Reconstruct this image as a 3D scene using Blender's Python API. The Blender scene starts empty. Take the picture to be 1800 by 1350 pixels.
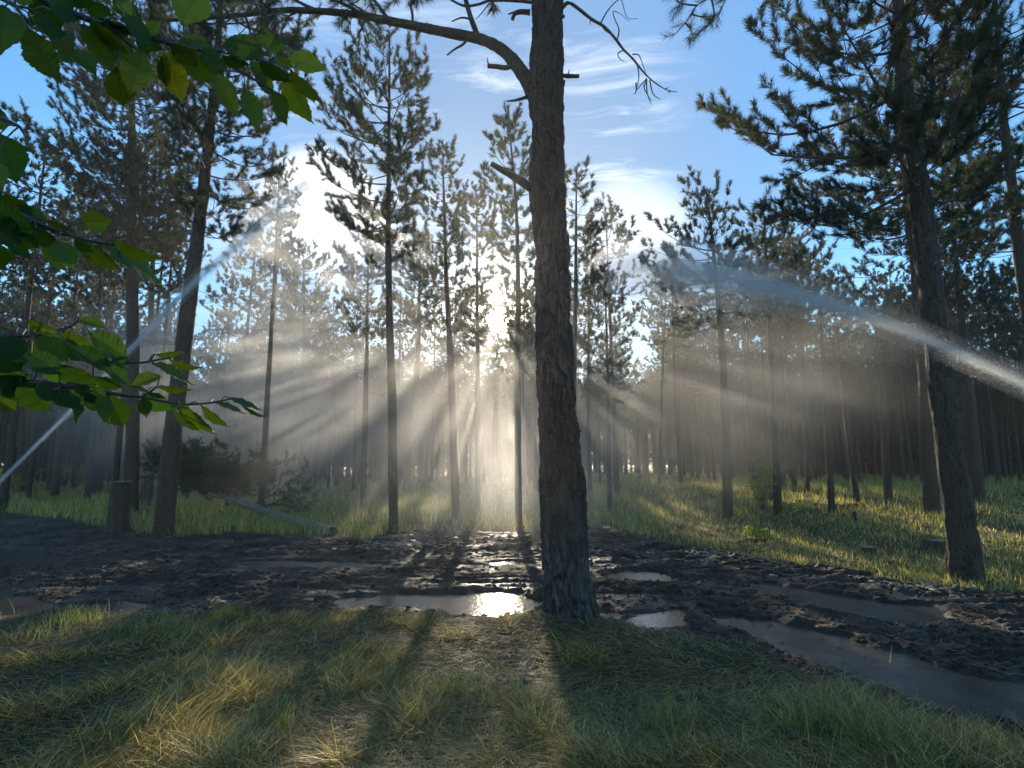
import bpy, math, random
import numpy as np
from mathutils import Vector, Matrix
C = bpy.context.scene
COL = C.collection
R = math.radians

# ------------------------------------------------------------------ camera
F = 1000.0                      # focal length in pixels of the 1800 px wide photograph
PITCH = math.atan(145 / F)
CAMZ = 1.6
cd = bpy.data.cameras.new('camera')
cam = bpy.data.objects.new('camera', cd)
COL.objects.link(cam)
cam.location = (0, 0, CAMZ)
cam.rotation_euler = (R(90) + PITCH, 0, 0)
cd.sensor_width = 36
cd.lens = 36 * F / 1800
cd.clip_start = 0.05
cd.clip_end = 3000
C.camera = cam
FW = np.array([0, math.cos(PITCH), math.sin(PITCH)])
UP = np.array([0, -math.sin(PITCH), math.cos(PITCH)])
RT = np.array([1.0, 0, 0])
def ray(px, py):
    d = FW + RT * ((px - 900) / F) - UP * ((py - 675) / F)
    return d / np.linalg.norm(d)
def at(px, py, Y):
    d = ray(px, py)
    return np.array([0, 0, CAMZ]) + d * (Y / d[1])
def atd(px, py, D):
    return np.array([0, 0, CAMZ]) + ray(px, py) * D

# ------------------------------------------------------------------ light
SUN = ray(876, 560)
sun_el = math.asin(SUN[2])
sun_az = math.atan2(SUN[0], SUN[1])          # clockwise from +Y
ld = bpy.data.lights.new('sun', 'SUN')
ld.energy = 5.0
ld.angle = R(0.5)
ld.color = (1.0, 0.86, 0.66)
sl = bpy.data.objects.new('sun', ld)
COL.objects.link(sl)
sl.rotation_euler = Vector(-SUN).to_track_quat('-Z', 'Y').to_euler()
C.view_settings.view_transform = 'Standard'
C.view_settings.look = 'None'
C.view_settings.gamma = 1
C.view_settings.exposure = 1.05
C.cycles.use_denoising = True
C.cycles.max_bounces = 6
C.cycles.diffuse_bounces = 2
C.cycles.glossy_bounces = 2
C.cycles.transmission_bounces = 3
C.cycles.volume_bounces = 1
C.cycles.transparent_max_bounces = 8
C.cycles.sample_clamp_indirect = 4
C.cycles.sample_clamp_direct = 30
C.cycles.volume_step_rate = 1.0
C.cycles.volume_max_steps = 96

def N(nt, typ, **kw):
    n = nt.nodes.new(typ)
    for k, v in kw.items():
        if k == 'op': n.operation = v
        elif k.startswith('i_'):
            key = k[2:]
            key = int(key) if key.isdigit() else key.replace('_', ' ')
            n.inputs[key].default_value = v
        else: setattr(n, k, v)
    return n

w = bpy.data.worlds.new('World')
C.world = w
w.use_nodes = True
nt = w.node_tree
nt.nodes.clear()
L = nt.links.new
sky = N(nt, 'ShaderNodeTexSky', sky_type='NISHITA', sun_disc=False, sun_elevation=sun_el, sun_rotation=sun_az,
        air_density=1.0, dust_density=0.15, ozone_density=2.0)
tc = N(nt, 'ShaderNodeTexCoord')
nrm = N(nt, 'ShaderNodeVectorMath', op='NORMALIZE')
L(tc.outputs['Generated'], nrm.inputs[0])
sep = N(nt, 'ShaderNodeSeparateXYZ')
L(nrm.outputs[0], sep.inputs[0])
zc = N(nt, 'ShaderNodeMath', op='MAXIMUM', i_1=0.06)
L(sep.outputs['Z'], zc.inputs[0])
def div(a, b):
    m = N(nt, 'ShaderNodeMath', op='DIVIDE'); L(a, m.inputs[0]); L(b, m.inputs[1]); return m.outputs[0]
cx, cy = div(sep.outputs['X'], zc.outputs[0]), div(sep.outputs['Y'], zc.outputs[0])
cmb = N(nt, 'ShaderNodeCombineXYZ'); L(cx, cmb.inputs[0]); L(cy, cmb.inputs[1])
mp = N(nt, 'ShaderNodeMapping'); mp.inputs['Rotation'].default_value = (0, 0, R(60)); mp.inputs['Scale'].default_value = (0.45, 2.0, 1)
L(cmb.outputs[0], mp.inputs[0])
wn = N(nt, 'ShaderNodeTexNoise', i_Scale=1.1, i_Detail=3.0); L(cmb.outputs[0], wn.inputs['Vector'])
wadd = N(nt, 'ShaderNodeVectorMath', op='MULTIPLY_ADD'); wadd.inputs[1].default_value = (0.9, 0.9, 0)
L(wn.outputs['Color'], wadd.inputs[0]); L(mp.outputs[0], wadd.inputs[2])
cn = N(nt, 'ShaderNodeTexNoise', i_Scale=2.6, i_Detail=10.0, i_Roughness=0.66); L(wadd.outputs[0], cn.inputs['Vector'])
cr = N(nt, 'ShaderNodeMapRange', interpolation_type='SMOOTHSTEP'); cr.inputs[1].default_value = 0.40; cr.inputs[2].default_value = 0.95
L(cn.outputs['Fac'], cr.inputs[0])
def lobe(px, py, r0, r1, gain=1.0):
    """1 towards the given direction, 0 beyond r1 degrees"""
    d = N(nt, 'ShaderNodeVectorMath', op='DOT_PRODUCT'); d.inputs[1].default_value = tuple(ray(px, py)); L(nrm.outputs[0], d.inputs[0])
    m = N(nt, 'ShaderNodeMapRange', interpolation_type='SMOOTHERSTEP')
    m.inputs[1].default_value = math.cos(R(r1)); m.inputs[2].default_value = math.cos(R(r0)); m.inputs[4].default_value = gain
    L(d.outputs['Value'], m.inputs[0]); return m.outputs[0]
def mth(op, a, b, clamp=False):
    m = N(nt, 'ShaderNodeMath', op=op); m.use_clamp = clamp
    for i, v in enumerate((a, b)):
        if isinstance(v, (int, float)): m.inputs[i].default_value = v
        else: L(v, m.inputs[i])
    return m.outputs[0]
band = mth('ADD', lobe(830, 130, 3, 24, 0.95), lobe(1060, 290, 1, 6, 1.0))
band = mth('ADD', band, lobe(1100, 410, 1, 9, 1.4))
band = mth('ADD', band, lobe(1050, 150, 1, 8, 0.7))
band = mth('ADD', band, lobe(860, 180, 0, 5, 0.9))
cl = mth('MULTIPLY', cr.outputs[0], mth('ADD', mth('MULTIPLY', band, 0.75), 0.06), True)
# dense bright cloud behind the trees left of the sun
wn2 = N(nt, 'ShaderNodeTexNoise', i_Scale=6.0, i_Detail=6.0); L(nrm.outputs[0], wn2.inputs['Vector'])
blob = mth('MULTIPLY', lobe(562, 372, 0.5, 7, 0.85), mth('MULTIPLY', mth('POWER', wn2.outputs['Fac'], 1.6), 3.2), True)
blob2 = mth('MULTIPLY', lobe(1110, 405, 0, 7, 0.6), mth('MULTIPLY', wn2.outputs['Fac'], 1.6), True)
veil = mth('ADD', lobe(800, 300, 2, 34, 0.07), lobe(876, 560, 0, 10, 0.10))
cl = mth('MAXIMUM', cl, mth('MAXIMUM', blob, blob2)); cl = mth('MAXIMUM', cl, veil, True)
tint = N(nt, 'ShaderNodeMix', data_type='RGBA', blend_type='MULTIPLY'); tint.inputs[0].default_value = 1.0
tint.inputs[7].default_value = (0.60, 0.95, 1.13, 1)
L(sky.outputs[0], tint.inputs[6])
mx = N(nt, 'ShaderNodeMix', data_type='RGBA')
dim = mth('SUBTRACT', 1.0, lobe(876, 560, 0, 38, 0.48))
dsc = N(nt, 'ShaderNodeVectorMath', op='SCALE'); L(tint.outputs[2], dsc.inputs[0]); L(dim, dsc.inputs['Scale'])
L(cl, mx.inputs[0]); L(dsc.outputs[0], mx.inputs[6]); mx.inputs[7].default_value = (6.6, 6.9, 7.2, 1)
SKY_MIX, SKY_TINT = mx, tint
# the sun's aureole and the sun itself
a1 = lobe(876, 560, 0, 9, 2.5); a2 = lobe(876, 560, 0.2, 4, 12.0); a3 = lobe(876, 560, 0.7, 1.3, 1500.0)
aur = mth('ADD', mth('ADD', a1, a2), a3)
ac = N(nt, 'ShaderNodeVectorMath', op='SCALE'); ac.inputs[0].default_value = (1.0, 0.86, 0.62); L(aur, ac.inputs['Scale'])
addc = N(nt, 'ShaderNodeVectorMath', op='ADD'); L(mx.outputs[2], addc.inputs[0]); L(ac.outputs[0], addc.inputs[1])
bg = N(nt, 'ShaderNodeBackground', i_Strength=0.115); L(addc.outputs[0], bg.inputs[0])
wo = N(nt, 'ShaderNodeOutputWorld'); L(bg.outputs[0], wo.inputs[0])

# ------------------------------------------------------------------ mesh helpers
RNG = np.random.default_rng(7)
def mesh_np(name, V, tris=None, quads=None, mats=(), tri_mat=None, quad_mat=None, smooth=False, color=None, attrs=None):
    V = np.asarray(V, np.float32).reshape(-1, 3)
    tris = np.zeros((0, 3), np.int32) if tris is None else np.asarray(tris, np.int32).reshape(-1, 3)
    quads = np.zeros((0, 4), np.int32) if quads is None else np.asarray(quads, np.int32).reshape(-1, 4)
    me = bpy.data.meshes.new(name)
    me.vertices.add(len(V)); me.vertices.foreach_set('co', V.ravel())
    nl = tris.size + quads.size
    me.loops.add(nl)
    me.loops.foreach_set('vertex_index', np.concatenate([tris.ravel(), quads.ravel()]).astype(np.int32))
    npoly = len(tris) + len(quads)
    me.polygons.add(npoly)
    st = np.concatenate([np.arange(len(tris)) * 3, tris.size + np.arange(len(quads)) * 4]).astype(np.int32)
    me.polygons.foreach_set('loop_start', st)
    if tri_mat is not None or quad_mat is not None:
        a = np.zeros(len(tris), np.int32) if tri_mat is None else np.asarray(tri_mat, np.int32) * np.ones(len(tris), np.int32)
        b = np.zeros(len(quads), np.int32) if quad_mat is None else np.asarray(quad_mat, np.int32) * np.ones(len(quads), np.int32)
        me.polygons.foreach_set('material_index', np.concatenate([a, b]).astype(np.int32))
    if smooth: me.polygons.foreach_set('use_smooth', np.ones(npoly, bool))
    for m in mats: me.materials.append(m)
    if color is not None:
        ca = me.color_attributes.new('tint', 'FLOAT_COLOR', 'POINT')
        c4 = np.ones((len(V), 4), np.float32); c4[:, :3] = color
        ca.data.foreach_set('color', c4.ravel())
    for k, v in (attrs or {}).items():
        a = me.attributes.new(k, 'FLOAT', 'POINT'); a.data.foreach_set('value', np.asarray(v, np.float32))
    me.update(calc_edges=True)
    return me
def obj(name, me, parent=None, loc=None):
    o = bpy.data.objects.new(name, me); COL.objects.link(o)
    if parent: o.parent = parent
    if loc is not None: o.location = loc
    return o
def thing(name, label, cat, loc=(0, 0, 0), group=None, kind=None):
    o = bpy.data.objects.new(name, None); COL.objects.link(o)
    o.location = tuple(float(v) for v in loc); o.empty_display_size = 0.2
    tag(o, label, cat, group, kind); return o
def tag(o, label=None, cat=None, group=None, kind=None):
    if label: o['label'] = label
    if cat: o['category'] = cat
    if group: o['group'] = group
    if kind: o['kind'] = kind
class MB:
    def __init__(s): s.V = []; s.T = []; s.Q = []; s.Cc = []; s.n = 0
    def add(s, V, tris=None, quads=None, col=None):
        V = np.asarray(V, float).reshape(-1, 3)
        if tris is not None: s.T.append(np.asarray(tris).reshape(-1, 3) + s.n)
        if quads is not None: s.Q.append(np.asarray(quads).reshape(-1, 4) + s.n)
        s.V.append(V); s.n += len(V)
        s.Cc.append(np.ones((len(V), 3)) * (1.0 if col is None else col))
    def arrays(s, off=None):
        V = np.concatenate(s.V) if s.V else np.zeros((0, 3))
        if off is not None: V = V - np.asarray(off)
        return V, (np.concatenate(s.T) if s.T else None), (np.concatenate(s.Q) if s.Q else None), (np.concatenate(s.Cc) if s.Cc else None)
    def mesh(s, name, mats, off=None, smooth=False, color=False):
        V, T, Q, c = s.arrays(off)
        return mesh_np(name, V, T, Q, mats, smooth=smooth, color=c if color else None)
def resample(P, Rr, step):
    P = np.asarray(P, float); Rr = np.asarray(Rr, float)
    if len(P) > 2:                                   # catmull-rom through the points
        out = [P[0]]; ro = [Rr[0]]
        for i in range(len(P) - 1):
            p0 = P[max(i - 1, 0)]; p1 = P[i]; p2 = P[i + 1]; p3 = P[min(i + 2, len(P) - 1)]
            k = max(1, int(np.linalg.norm(p2 - p1) / step))
            for t in (np.arange(k) + 1) / k:
                out.append(0.5 * ((2 * p1) + (-p0 + p2) * t + (2 * p0 - 5 * p1 + 4 * p2 - p3) * t * t + (-p0 + 3 * p1 - 3 * p2 + p3) * t ** 3))
                ro.append(Rr[i] + (Rr[i + 1] - Rr[i]) * t)
        return np.array(out), np.array(ro)
    k = max(1, int(np.linalg.norm(P[1] - P[0]) / step)); t = (np.arange(k + 1) / k)[:, None]
    return P[0] + (P[1] - P[0]) * t, Rr[0] + (Rr[1] - Rr[0]) * t[:, 0]
def tube(P, Rr, sides=6, cap=True, closed_tip=False):
    P = np.asarray(P, float); n = len(P); Rr = np.ones(n) * Rr
    T = np.gradient(P, axis=0); T /= np.linalg.norm(T, axis=1)[:, None] + 1e-9
    ref = np.array([0.31, 0.2, 0.93]) if abs(T[0][2]) < 0.8 else np.array([1.0, 0.13, 0.0])
    A = np.cross(T, ref); A /= np.linalg.norm(A, axis=1)[:, None] + 1e-9
    B = np.cross(T, A)
    th = np.arange(sides) / sides * 2 * math.pi
    V = P[:, None, :] + Rr[:, None, None] * (np.cos(th)[None, :, None] * A[:, None, :] + np.sin(th)[None, :, None] * B[:, None, :])
    i = np.arange(n - 1)[:, None] * sides; j = np.arange(sides)[None, :]; j2 = (j + 1) % sides
    Q = np.stack([i + j, i + j2, i + sides + j2, i + sides + j], -1).reshape(-1, 4)
    V = V.reshape(-1, 3); tr = None
    if cap:
        V = np.vstack([V, P[-1]]); c = len(V) - 1; b = (n - 1) * sides; k = np.arange(sides)
        tr = np.stack([b + k, b + (k + 1) % sides, np.full(sides, c)], -1)
    return V, tr, Q
def addtube(mb, P, Rr, sides=6, col=None):
    V, t, q = tube(P, Rr, sides); mb.add(V, t, q, col)

# ---- numpy noise
_tab = RNG.random((64, 64, 64)).astype(np.float32)
def vnoise(x, y, z=0.0):
    x, y, z = np.broadcast_arrays(np.asarray(x, float), np.asarray(y, float), np.asarray(z, float))
    xi = np.floor(x).astype(int); yi = np.floor(y).astype(int); zi = np.floor(z).astype(int)
    fx = x - xi; fy = y - yi; fz = z - zi
    fx = fx * fx * (3 - 2 * fx); fy = fy * fy * (3 - 2 * fy); fz = fz * fz * (3 - 2 * fz)
    g = lambda a, b, c: _tab[(xi + a) & 63, (yi + b) & 63, (zi + c) & 63]
    x00 = g(0, 0, 0) * (1 - fx) + g(1, 0, 0) * fx; x10 = g(0, 1, 0) * (1 - fx) + g(1, 1, 0) * fx
    x01 = g(0, 0, 1) * (1 - fx) + g(1, 0, 1) * fx; x11 = g(0, 1, 1) * (1 - fx) + g(1, 1, 1) * fx
    return (x00 * (1 - fy) + x10 * fy) * (1 - fz) + (x01 * (1 - fy) + x11 * fy) * fz
def fbm(x, y, z=0.0, o=4, rough=0.5):
    s = 0; a = 1; tot = 0
    for k in range(o):
        s = s + a * vnoise(x * 2 ** k + 17.3 * k, y * 2 ** k + 5.1 * k, z * 2 ** k + 3.7 * k); tot += a; a *= rough
    return s / tot
_jit = RNG.random((32, 32, 32, 3))
def worley(x, y, z):
    """F1, F2, and a random id of the nearest cell"""
    xi = np.floor(x).astype(int); yi = np.floor(y).astype(int); zi = np.floor(z).astype(int)
    f1 = np.full(x.shape, 9.0); f2 = np.full(x.shape, 9.0); cid = np.zeros(x.shape)
    for a in (-1, 0, 1):
        for b in (-1, 0, 1):
            for c in (-1, 0, 1):
                j = _jit[(xi + a) & 31, (yi + b) & 31, (zi + c) & 31]
                d = (xi + a + j[..., 0] - x) ** 2 + (yi + b + j[..., 1] - y) ** 2 + (zi + c + j[..., 2] - z) ** 2
                m = d < f1
                f2 = np.where(m, f1, np.minimum(f2, d)); cid = np.where(m, j[..., 0], cid); f1 = np.where(m, d, f1)
    return np.sqrt(f1), np.sqrt(f2), cid
def sstep(a, b, x):
    t = np.clip((x - a) / (b - a), 0, 1); return t * t * (3 - 2 * t)

# ------------------------------------------------------------------ ground shape
def zbase(x, y):
    x = np.asarray(x, float); y = np.asarray(y, float)
    return 0.55 * sstep(9, 26, y) * sstep(1, 12, x) + 0.25 * (fbm(x * 0.07 + 9, y * 0.07) - 0.5) * sstep(10, 30, y)
def G(px, py):
    d = ray(px, py); t0 = 0.5; o = np.array([0, 0, CAMZ])
    ts = np.linspace(1, 140, 6000); P = o + ts[:, None] * d
    below = P[:, 2] < zbase(P[:, 0], P[:, 1])
    k = int(np.argmax(below)) if below.any() else len(ts) - 1
    return P[k]
def sdf_poly(x, y, poly):
    """signed distance, negative inside"""
    x = np.asarray(x, float); y = np.asarray(y, float); sh = x.shape; x = x.ravel(); y = y.ravel()
    d = np.full(x.shape, 1e9); ins = np.zeros(x.shape, bool); n = len(poly)
    for i in range(n):
        ax, ay = poly[i]; bx, by = poly[(i + 1) % n]
        ex, ey = bx - ax, by - ay; wx, wy = x - ax, y - ay
        t = np.clip((wx * ex + wy * ey) / (ex * ex + ey * ey + 1e-12), 0, 1)
        d = np.minimum(d, (wx - ex * t) ** 2 + (wy - ey * t) ** 2)
        c = ((ay > y) != (by > y)) & (x < (bx - ax) * (y - ay) / (by - ay + 1e-12) + ax)
        ins ^= c
    d = np.sqrt(d); return np.where(ins, -d, d).reshape(sh)
def gp(pts): return [tuple(G(a, b)[:2]) for a, b in pts]
MUD = gp([(-700, 905), (-250, 900), (0, 903), (110, 915), (190, 935), (300, 948), (430, 938), (560, 945), (640, 952), (700, 938), (800, 935), (930, 936),
          (1010, 932), (1060, 925), (1120, 940), (1200, 962), (1330, 985), (1480, 1005), (1620, 1032), (1850, 1048), (2400, 1080),
          (2700, 1300), (1900, 1330), (1700, 1290), (1560, 1245), (1420, 1195), (1290, 1150), (1180, 1118), (1060, 1100), (900, 1098), (760, 1085), (600, 1078),
          (430, 1082), (250, 1082), (100, 1084), (0, 1092), (-300, 1100), (-900, 1120)])
PUD = {
 'far_left': gp([(-200, 950), (0, 962), (60, 968), (140, 985), (100, 997), (0, 994), (-200, 985)]),
 'near_left': gp([(-250, 1035), (0, 1040), (70, 1050), (120, 1068), (60, 1083), (-60, 1086), (-250, 1085)]),
 'thin': gp([(140, 1062), (230, 1058), (310, 1064), (300, 1078), (200, 1079), (150, 1074)]),
 'strip': gp([(395, 990), (500, 985), (620, 989), (700, 994), (640, 1002), (480, 1000), (405, 998)]),
 'main': gp([(545, 1058), (620, 1042), (740, 1040), (850, 1036), (930, 1040), (958, 1052), (955, 1076), (880, 1085), (800, 1082), (700, 1070), (600, 1070)]),
 'behind': gp([(855, 988), (900, 986), (955, 988), (958, 998), (900, 999), (860, 997)]),
 'right_small': gp([(1060, 1006), (1110, 1002), (1170, 1006), (1215, 1016), (1190, 1026), (1110, 1022), (1065, 1014)]),
 'base': gp([(1035, 1073), (1080, 1070), (1110, 1080), (1090, 1090), (1045, 1088)]),
 'blobs': gp([(1098, 1082), (1150, 1072), (1200, 1070), (1225, 1085), (1215, 1104), (1160, 1112), (1105, 1106)]),
 'mid_right': gp([(1305, 1022), (1370, 1022), (1430, 1035), (1520, 1052), (1640, 1062), (1670, 1080), (1640, 1100), (1560, 1098), (1480, 1082), (1400, 1068), (1330, 1045)]),
 'track': gp([(1230, 1078), (1340, 1085), (1450, 1108), (1560, 1140), (1680, 1170), (1830, 1200), (2100, 1230), (2200, 1330), (1850, 1300), (1700, 1265), (1560, 1215), (1440, 1165), (1330, 1120), (1240, 1096)]),
}
def mudmask(x, y):
    s = sdf_poly(x, y, MUD); s = s + (fbm(x * 1.6, y * 1.6, 3.3) - 0.5) * 0.9
    return sstep(0.12, -0.18, s)
def puddepth(x, y):
    m = np.zeros(np.shape(x))
    for k, p in PUD.items():
        s = sdf_poly(x, y, p) + (fbm(x * 3.2, y * 3.2, 8.1) - 0.5) * 0.42
        m = np.maximum(m, sstep(0.06, -0.20, s))
    return m
WL = -0.02
def zground(x, y, mud=None):
    x = np.asarray(x, float); y = np.asarray(y, float)
    m = mudmask(x, y) if mud is None else mud
    near = x * 0 + 1
    pd = puddepth(x, y)
    clod = (1 - np.abs(2 * fbm(x * 1.7, y * 2.6, 1.2, 5, 0.55) - 1)) ** 2.2       # ridged furrows
    fine = fbm(x * 9, y * 9, 5.5, 4, 0.6) - 0.5
    f1, f2, cid = worley(x * 4.5 + fine, y * 5.5, x * 0 + 0.5)
    furrow = np.abs(2 * fbm(x * 0.55 + 0.15 * y, y * 4.2 + 0.6 * fine, 3.9, 3) - 1)
    grit = fbm(x * 26, y * 26, 1.5, 3, 0.6) - 0.5
    z_m = 0.12 * (0.32 - furrow) * sstep(15, 10, y) + 0.07 * (clod - 0.30) + 0.085 * fine + 0.030 * grit + 0.022 * (0.6 - f1) * cid * 1.6
    pn = np.zeros(np.shape(x))
    for k, p in PUD.items(): pn = np.maximum(pn, sstep(1.0, 0.05, sdf_poly(x, y, p)))
    z_m = z_m * (1 - 0.55 * pn) + 0.012
    z_m = np.maximum(z_m, -0.012 + 0.03 * fine)
    z_p = -0.080 + 0.13 * fine + 0.06 * (clod - 0.5) + 0.02 * grit
    z_m = z_m * (1 - pd) + z_p * pd
    z_g = 0.04 * (fbm(x * 0.9, y * 0.9, 2.0, 3) - 0.5) + 0.03 * (fbm(x * 5, y * 5, 2.5, 3) - 0.5) + 0.03
    # the bank around the foot of the big pine
    z_g = z_g + 0.10 * np.exp(-((x - BIGB[0]) ** 2 + (y - BIGB[1] + 0.3) ** 2) / 0.5)
    return zbase(x, y) + z_m * m + z_g * (1 - m)
BIGB = G(1003, 1092)

# ------------------------------------------------------------------ materials
def newmat(name):
    m = bpy.data.materials.new(name); m.use_nodes = True; m.node_tree.nodes.clear()
    return m, m.node_tree, m.node_tree.links.new
def ramp(nt, fac, stops, link):
    r = N(nt, 'ShaderNodeValToRGB'); e = r.color_ramp.elements
    while len(e) < len(stops): e.new(0.5)
    for k, (p, c) in enumerate(stops): e[k].position = p; e[k].color = (*c, 1)
    link(fac, r.inputs[0]); return r.outputs[0]
def bark_mat(name, dark, light, red, zs=0.28, sc=14, bump=0.6, wet=False):
    m, t, l = newmat(name)
    tc = N(t, 'ShaderNodeTexCoord'); mp = N(t, 'ShaderNodeMapping'); mp.inputs['Scale'].default_value = (1, 1, zs)
    l(tc.outputs['Object'], mp.inputs[0])
    wv = N(t, 'ShaderNodeTexNoise', i_Scale=7.0, i_Detail=6.0, i_Roughness=0.65); l(mp.outputs[0], wv.inputs['Vector'])
    ad = N(t, 'ShaderNodeVectorMath', op='MULTIPLY_ADD'); ad.inputs[1].default_value = (0.20, 0.20, 0.20); l(wv.outputs['Color'], ad.inputs[0]); l(mp.outputs[0], ad.inputs[2])
    vo = N(t, 'ShaderNodeTexVoronoi', feature='DISTANCE_TO_EDGE', i_Scale=float(sc)); l(ad.outputs[0], vo.inputs['Vector'])
    no = N(t, 'ShaderNodeTexNoise', i_Scale=38.0, i_Detail=8.0, i_Roughness=0.7); l(mp.outputs[0], no.inputs['Vector'])
    big = N(t, 'ShaderNodeTexNoise', i_Scale=2.2, i_Detail=4.0); l(tc.outputs['Object'], big.inputs['Vector'])
    cr = N(t, 'ShaderNodeMapRange'); cr.inputs[2].default_value = 0.07; l(vo.outputs['Distance'], cr.inputs[0])
    base = ramp(t, no.outputs['Fac'], [(0.3, dark), (0.55, light), (0.78, red)], l)
    base2 = N(t, 'ShaderNodeMix', data_type='RGBA'); l(big.outputs['Fac'], base2.inputs[0]); l(base, base2.inputs[6]); base2.inputs[7].default_value = (*red, 1)
    mixc = N(t, 'ShaderNodeMix', data_type='RGBA'); l(cr.outputs[0], mixc.inputs[0]); mixc.inputs[6].default_value = (*[v * 0.7 for v in dark], 1); l(base2.outputs[2], mixc.inputs[7])
    col = mixc.outputs[2]; rough = 0.9
    p = N(t, 'ShaderNodeBsdfPrincipled', i_Roughness=rough)
    if wet:   # the splashed, soaked lower trunk: a real dark tide mark with an uneven edge
        sp = N(t, 'ShaderNodeSeparateXYZ'); l(tc.outputs['Object'], sp.inputs[0])
        a = N(t, 'ShaderNodeMath', op='MULTIPLY_ADD', i_1=1.4, i_2=-0.7); l(big.outputs['Fac'], a.inputs[0])
        b = N(t, 'ShaderNodeMath', op='ADD'); l(sp.outputs['Z'], b.inputs[0]); l(a.outputs[0], b.inputs[1])
        wr = N(t, 'ShaderNodeMapRange'); wr.inputs[1].default_value = 1.3; wr.inputs[2].default_value = 0.7; l(b.outputs[0], wr.inputs[0])
        mw = N(t, 'ShaderNodeMix', data_type='RGBA'); l(wr.outputs[0], mw.inputs[0]); l(col, mw.inputs[6]); mw.inputs[7].default_value = (0.022, 0.02, 0.02, 1)
        col = mw.outputs[2]
        rr = N(t, 'ShaderNodeMapRange'); rr.inputs[3].default_value = 0.9; rr.inputs[4].default_value = 0.38; l(wr.outputs[0], rr.inputs[0]); l(rr.outputs[0], p.inputs['Roughness'])
    l(col, p.inputs['Base Color'])
    h = N(t, 'ShaderNodeMath', op='MULTIPLY_ADD', i_1=0.45); l(no.outputs['Fac'], h.inputs[0]); l(cr.outputs[0], h.inputs[2])
    bu = N(t, 'ShaderNodeBump', i_Strength=bump, i_Distance=0.03); l(h.outputs[0], bu.inputs['Height']); l(bu.outputs[0], p.inputs['Normal'])
    o = N(t, 'ShaderNodeOutputMaterial'); l(p.outputs[0], o.inputs[0]); return m
BARK_BIG = bark_mat('big_pine_bark', (0.014, 0.009, 0.007), (0.046, 0.030, 0.023), (0.095, 0.044, 0.026), sc=11, bump=0.7, wet=True)
BARK = bark_mat('pine_bark', (0.016, 0.011, 0.009), (0.050, 0.037, 0.028), (0.085, 0.050, 0.032))
BARK_PALE = bark_mat('weathered_bark', (0.06, 0.048, 0.04), (0.17, 0.14, 0.11), (0.24, 0.18, 0.13))
BRANCH = bark_mat('branch_bark', (0.03, 0.024, 0.02), (0.08, 0.062, 0.05), (0.10, 0.065, 0.045), zs=1.0, sc=30, bump=0.4)
def leafy(name, c1, c2, trans=(0.10, 0.14, 0.03), scale=1.3, mixf=0.45, attr=False, rough=0.5, gloss=0.06):
    m, t, l = newmat(name)
    tc = N(t, 'ShaderNodeTexCoord')
    no = N(t, 'ShaderNodeTexNoise', i_Scale=float(scale), i_Detail=3.0); l(tc.outputs['Object'], no.inputs['Vector'])
    col = ramp(t, no.outputs['Fac'], [(0.35, c1), (0.65, c2)], l)
    tcol = None
    if attr:
        at_ = N(t, 'ShaderNodeVertexColor', layer_name='tint')
        mm = N(t, 'ShaderNodeMix', data_type='RGBA', blend_type='MULTIPLY'); mm.inputs[0].default_value = 1; l(col, mm.inputs[6]); l(at_.outputs[0], mm.inputs[7]); col = mm.outputs[2]
        tm = N(t, 'ShaderNodeMix', data_type='RGBA', blend_type='MULTIPLY'); tm.inputs[0].default_value = 1; tm.inputs[6].default_value = (*trans, 1); l(at_.outputs[0], tm.inputs[7]); tcol = tm.outputs[2]
    d = N(t, 'ShaderNodeBsdfDiffuse'); l(col, d.inputs[0])
    tr = N(t, 'ShaderNodeBsdfTranslucent', i_Color=(*trans, 1))
    if tcol: l(tcol, tr.inputs[0])
    mx = N(t, 'ShaderNodeMixShader', i_Fac=mixf); l(d.outputs[0], mx.inputs[1]); l(tr.outputs[0], mx.inputs[2])
    g = N(t, 'ShaderNodeBsdfGlossy', i_Roughness=rough, i_Color=(0.9, 0.9, 0.9, 1))
    m2 = N(t, 'ShaderNodeMixShader', i_Fac=gloss); l(mx.outputs[0], m2.inputs[1]); l(g.outputs[0], m2.inputs[2])
    o = N(t, 'ShaderNodeOutputMaterial'); l(m2.outputs[0], o.inputs[0]); return m
NEEDLE = leafy('pine_needles', (0.013, 0.029, 0.015), (0.028, 0.045, 0.018), (0.09, 0.11, 0.035), attr=True, mixf=0.33, gloss=0.03)
GRASSM = leafy('grass_blades', (0.75, 0.75, 0.75), (1.1, 1.1, 1.1), (1.6, 1.65, 1.0), scale=0.8, attr=True, mixf=0.45, gloss=0.05)
SHRUBM = leafy('shrub_leaves', (0.09, 0.14, 0.025), (0.15, 0.22, 0.04), (0.34, 0.42, 0.07), attr=True, mixf=0.5)
def dead_needle(): return None
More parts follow.
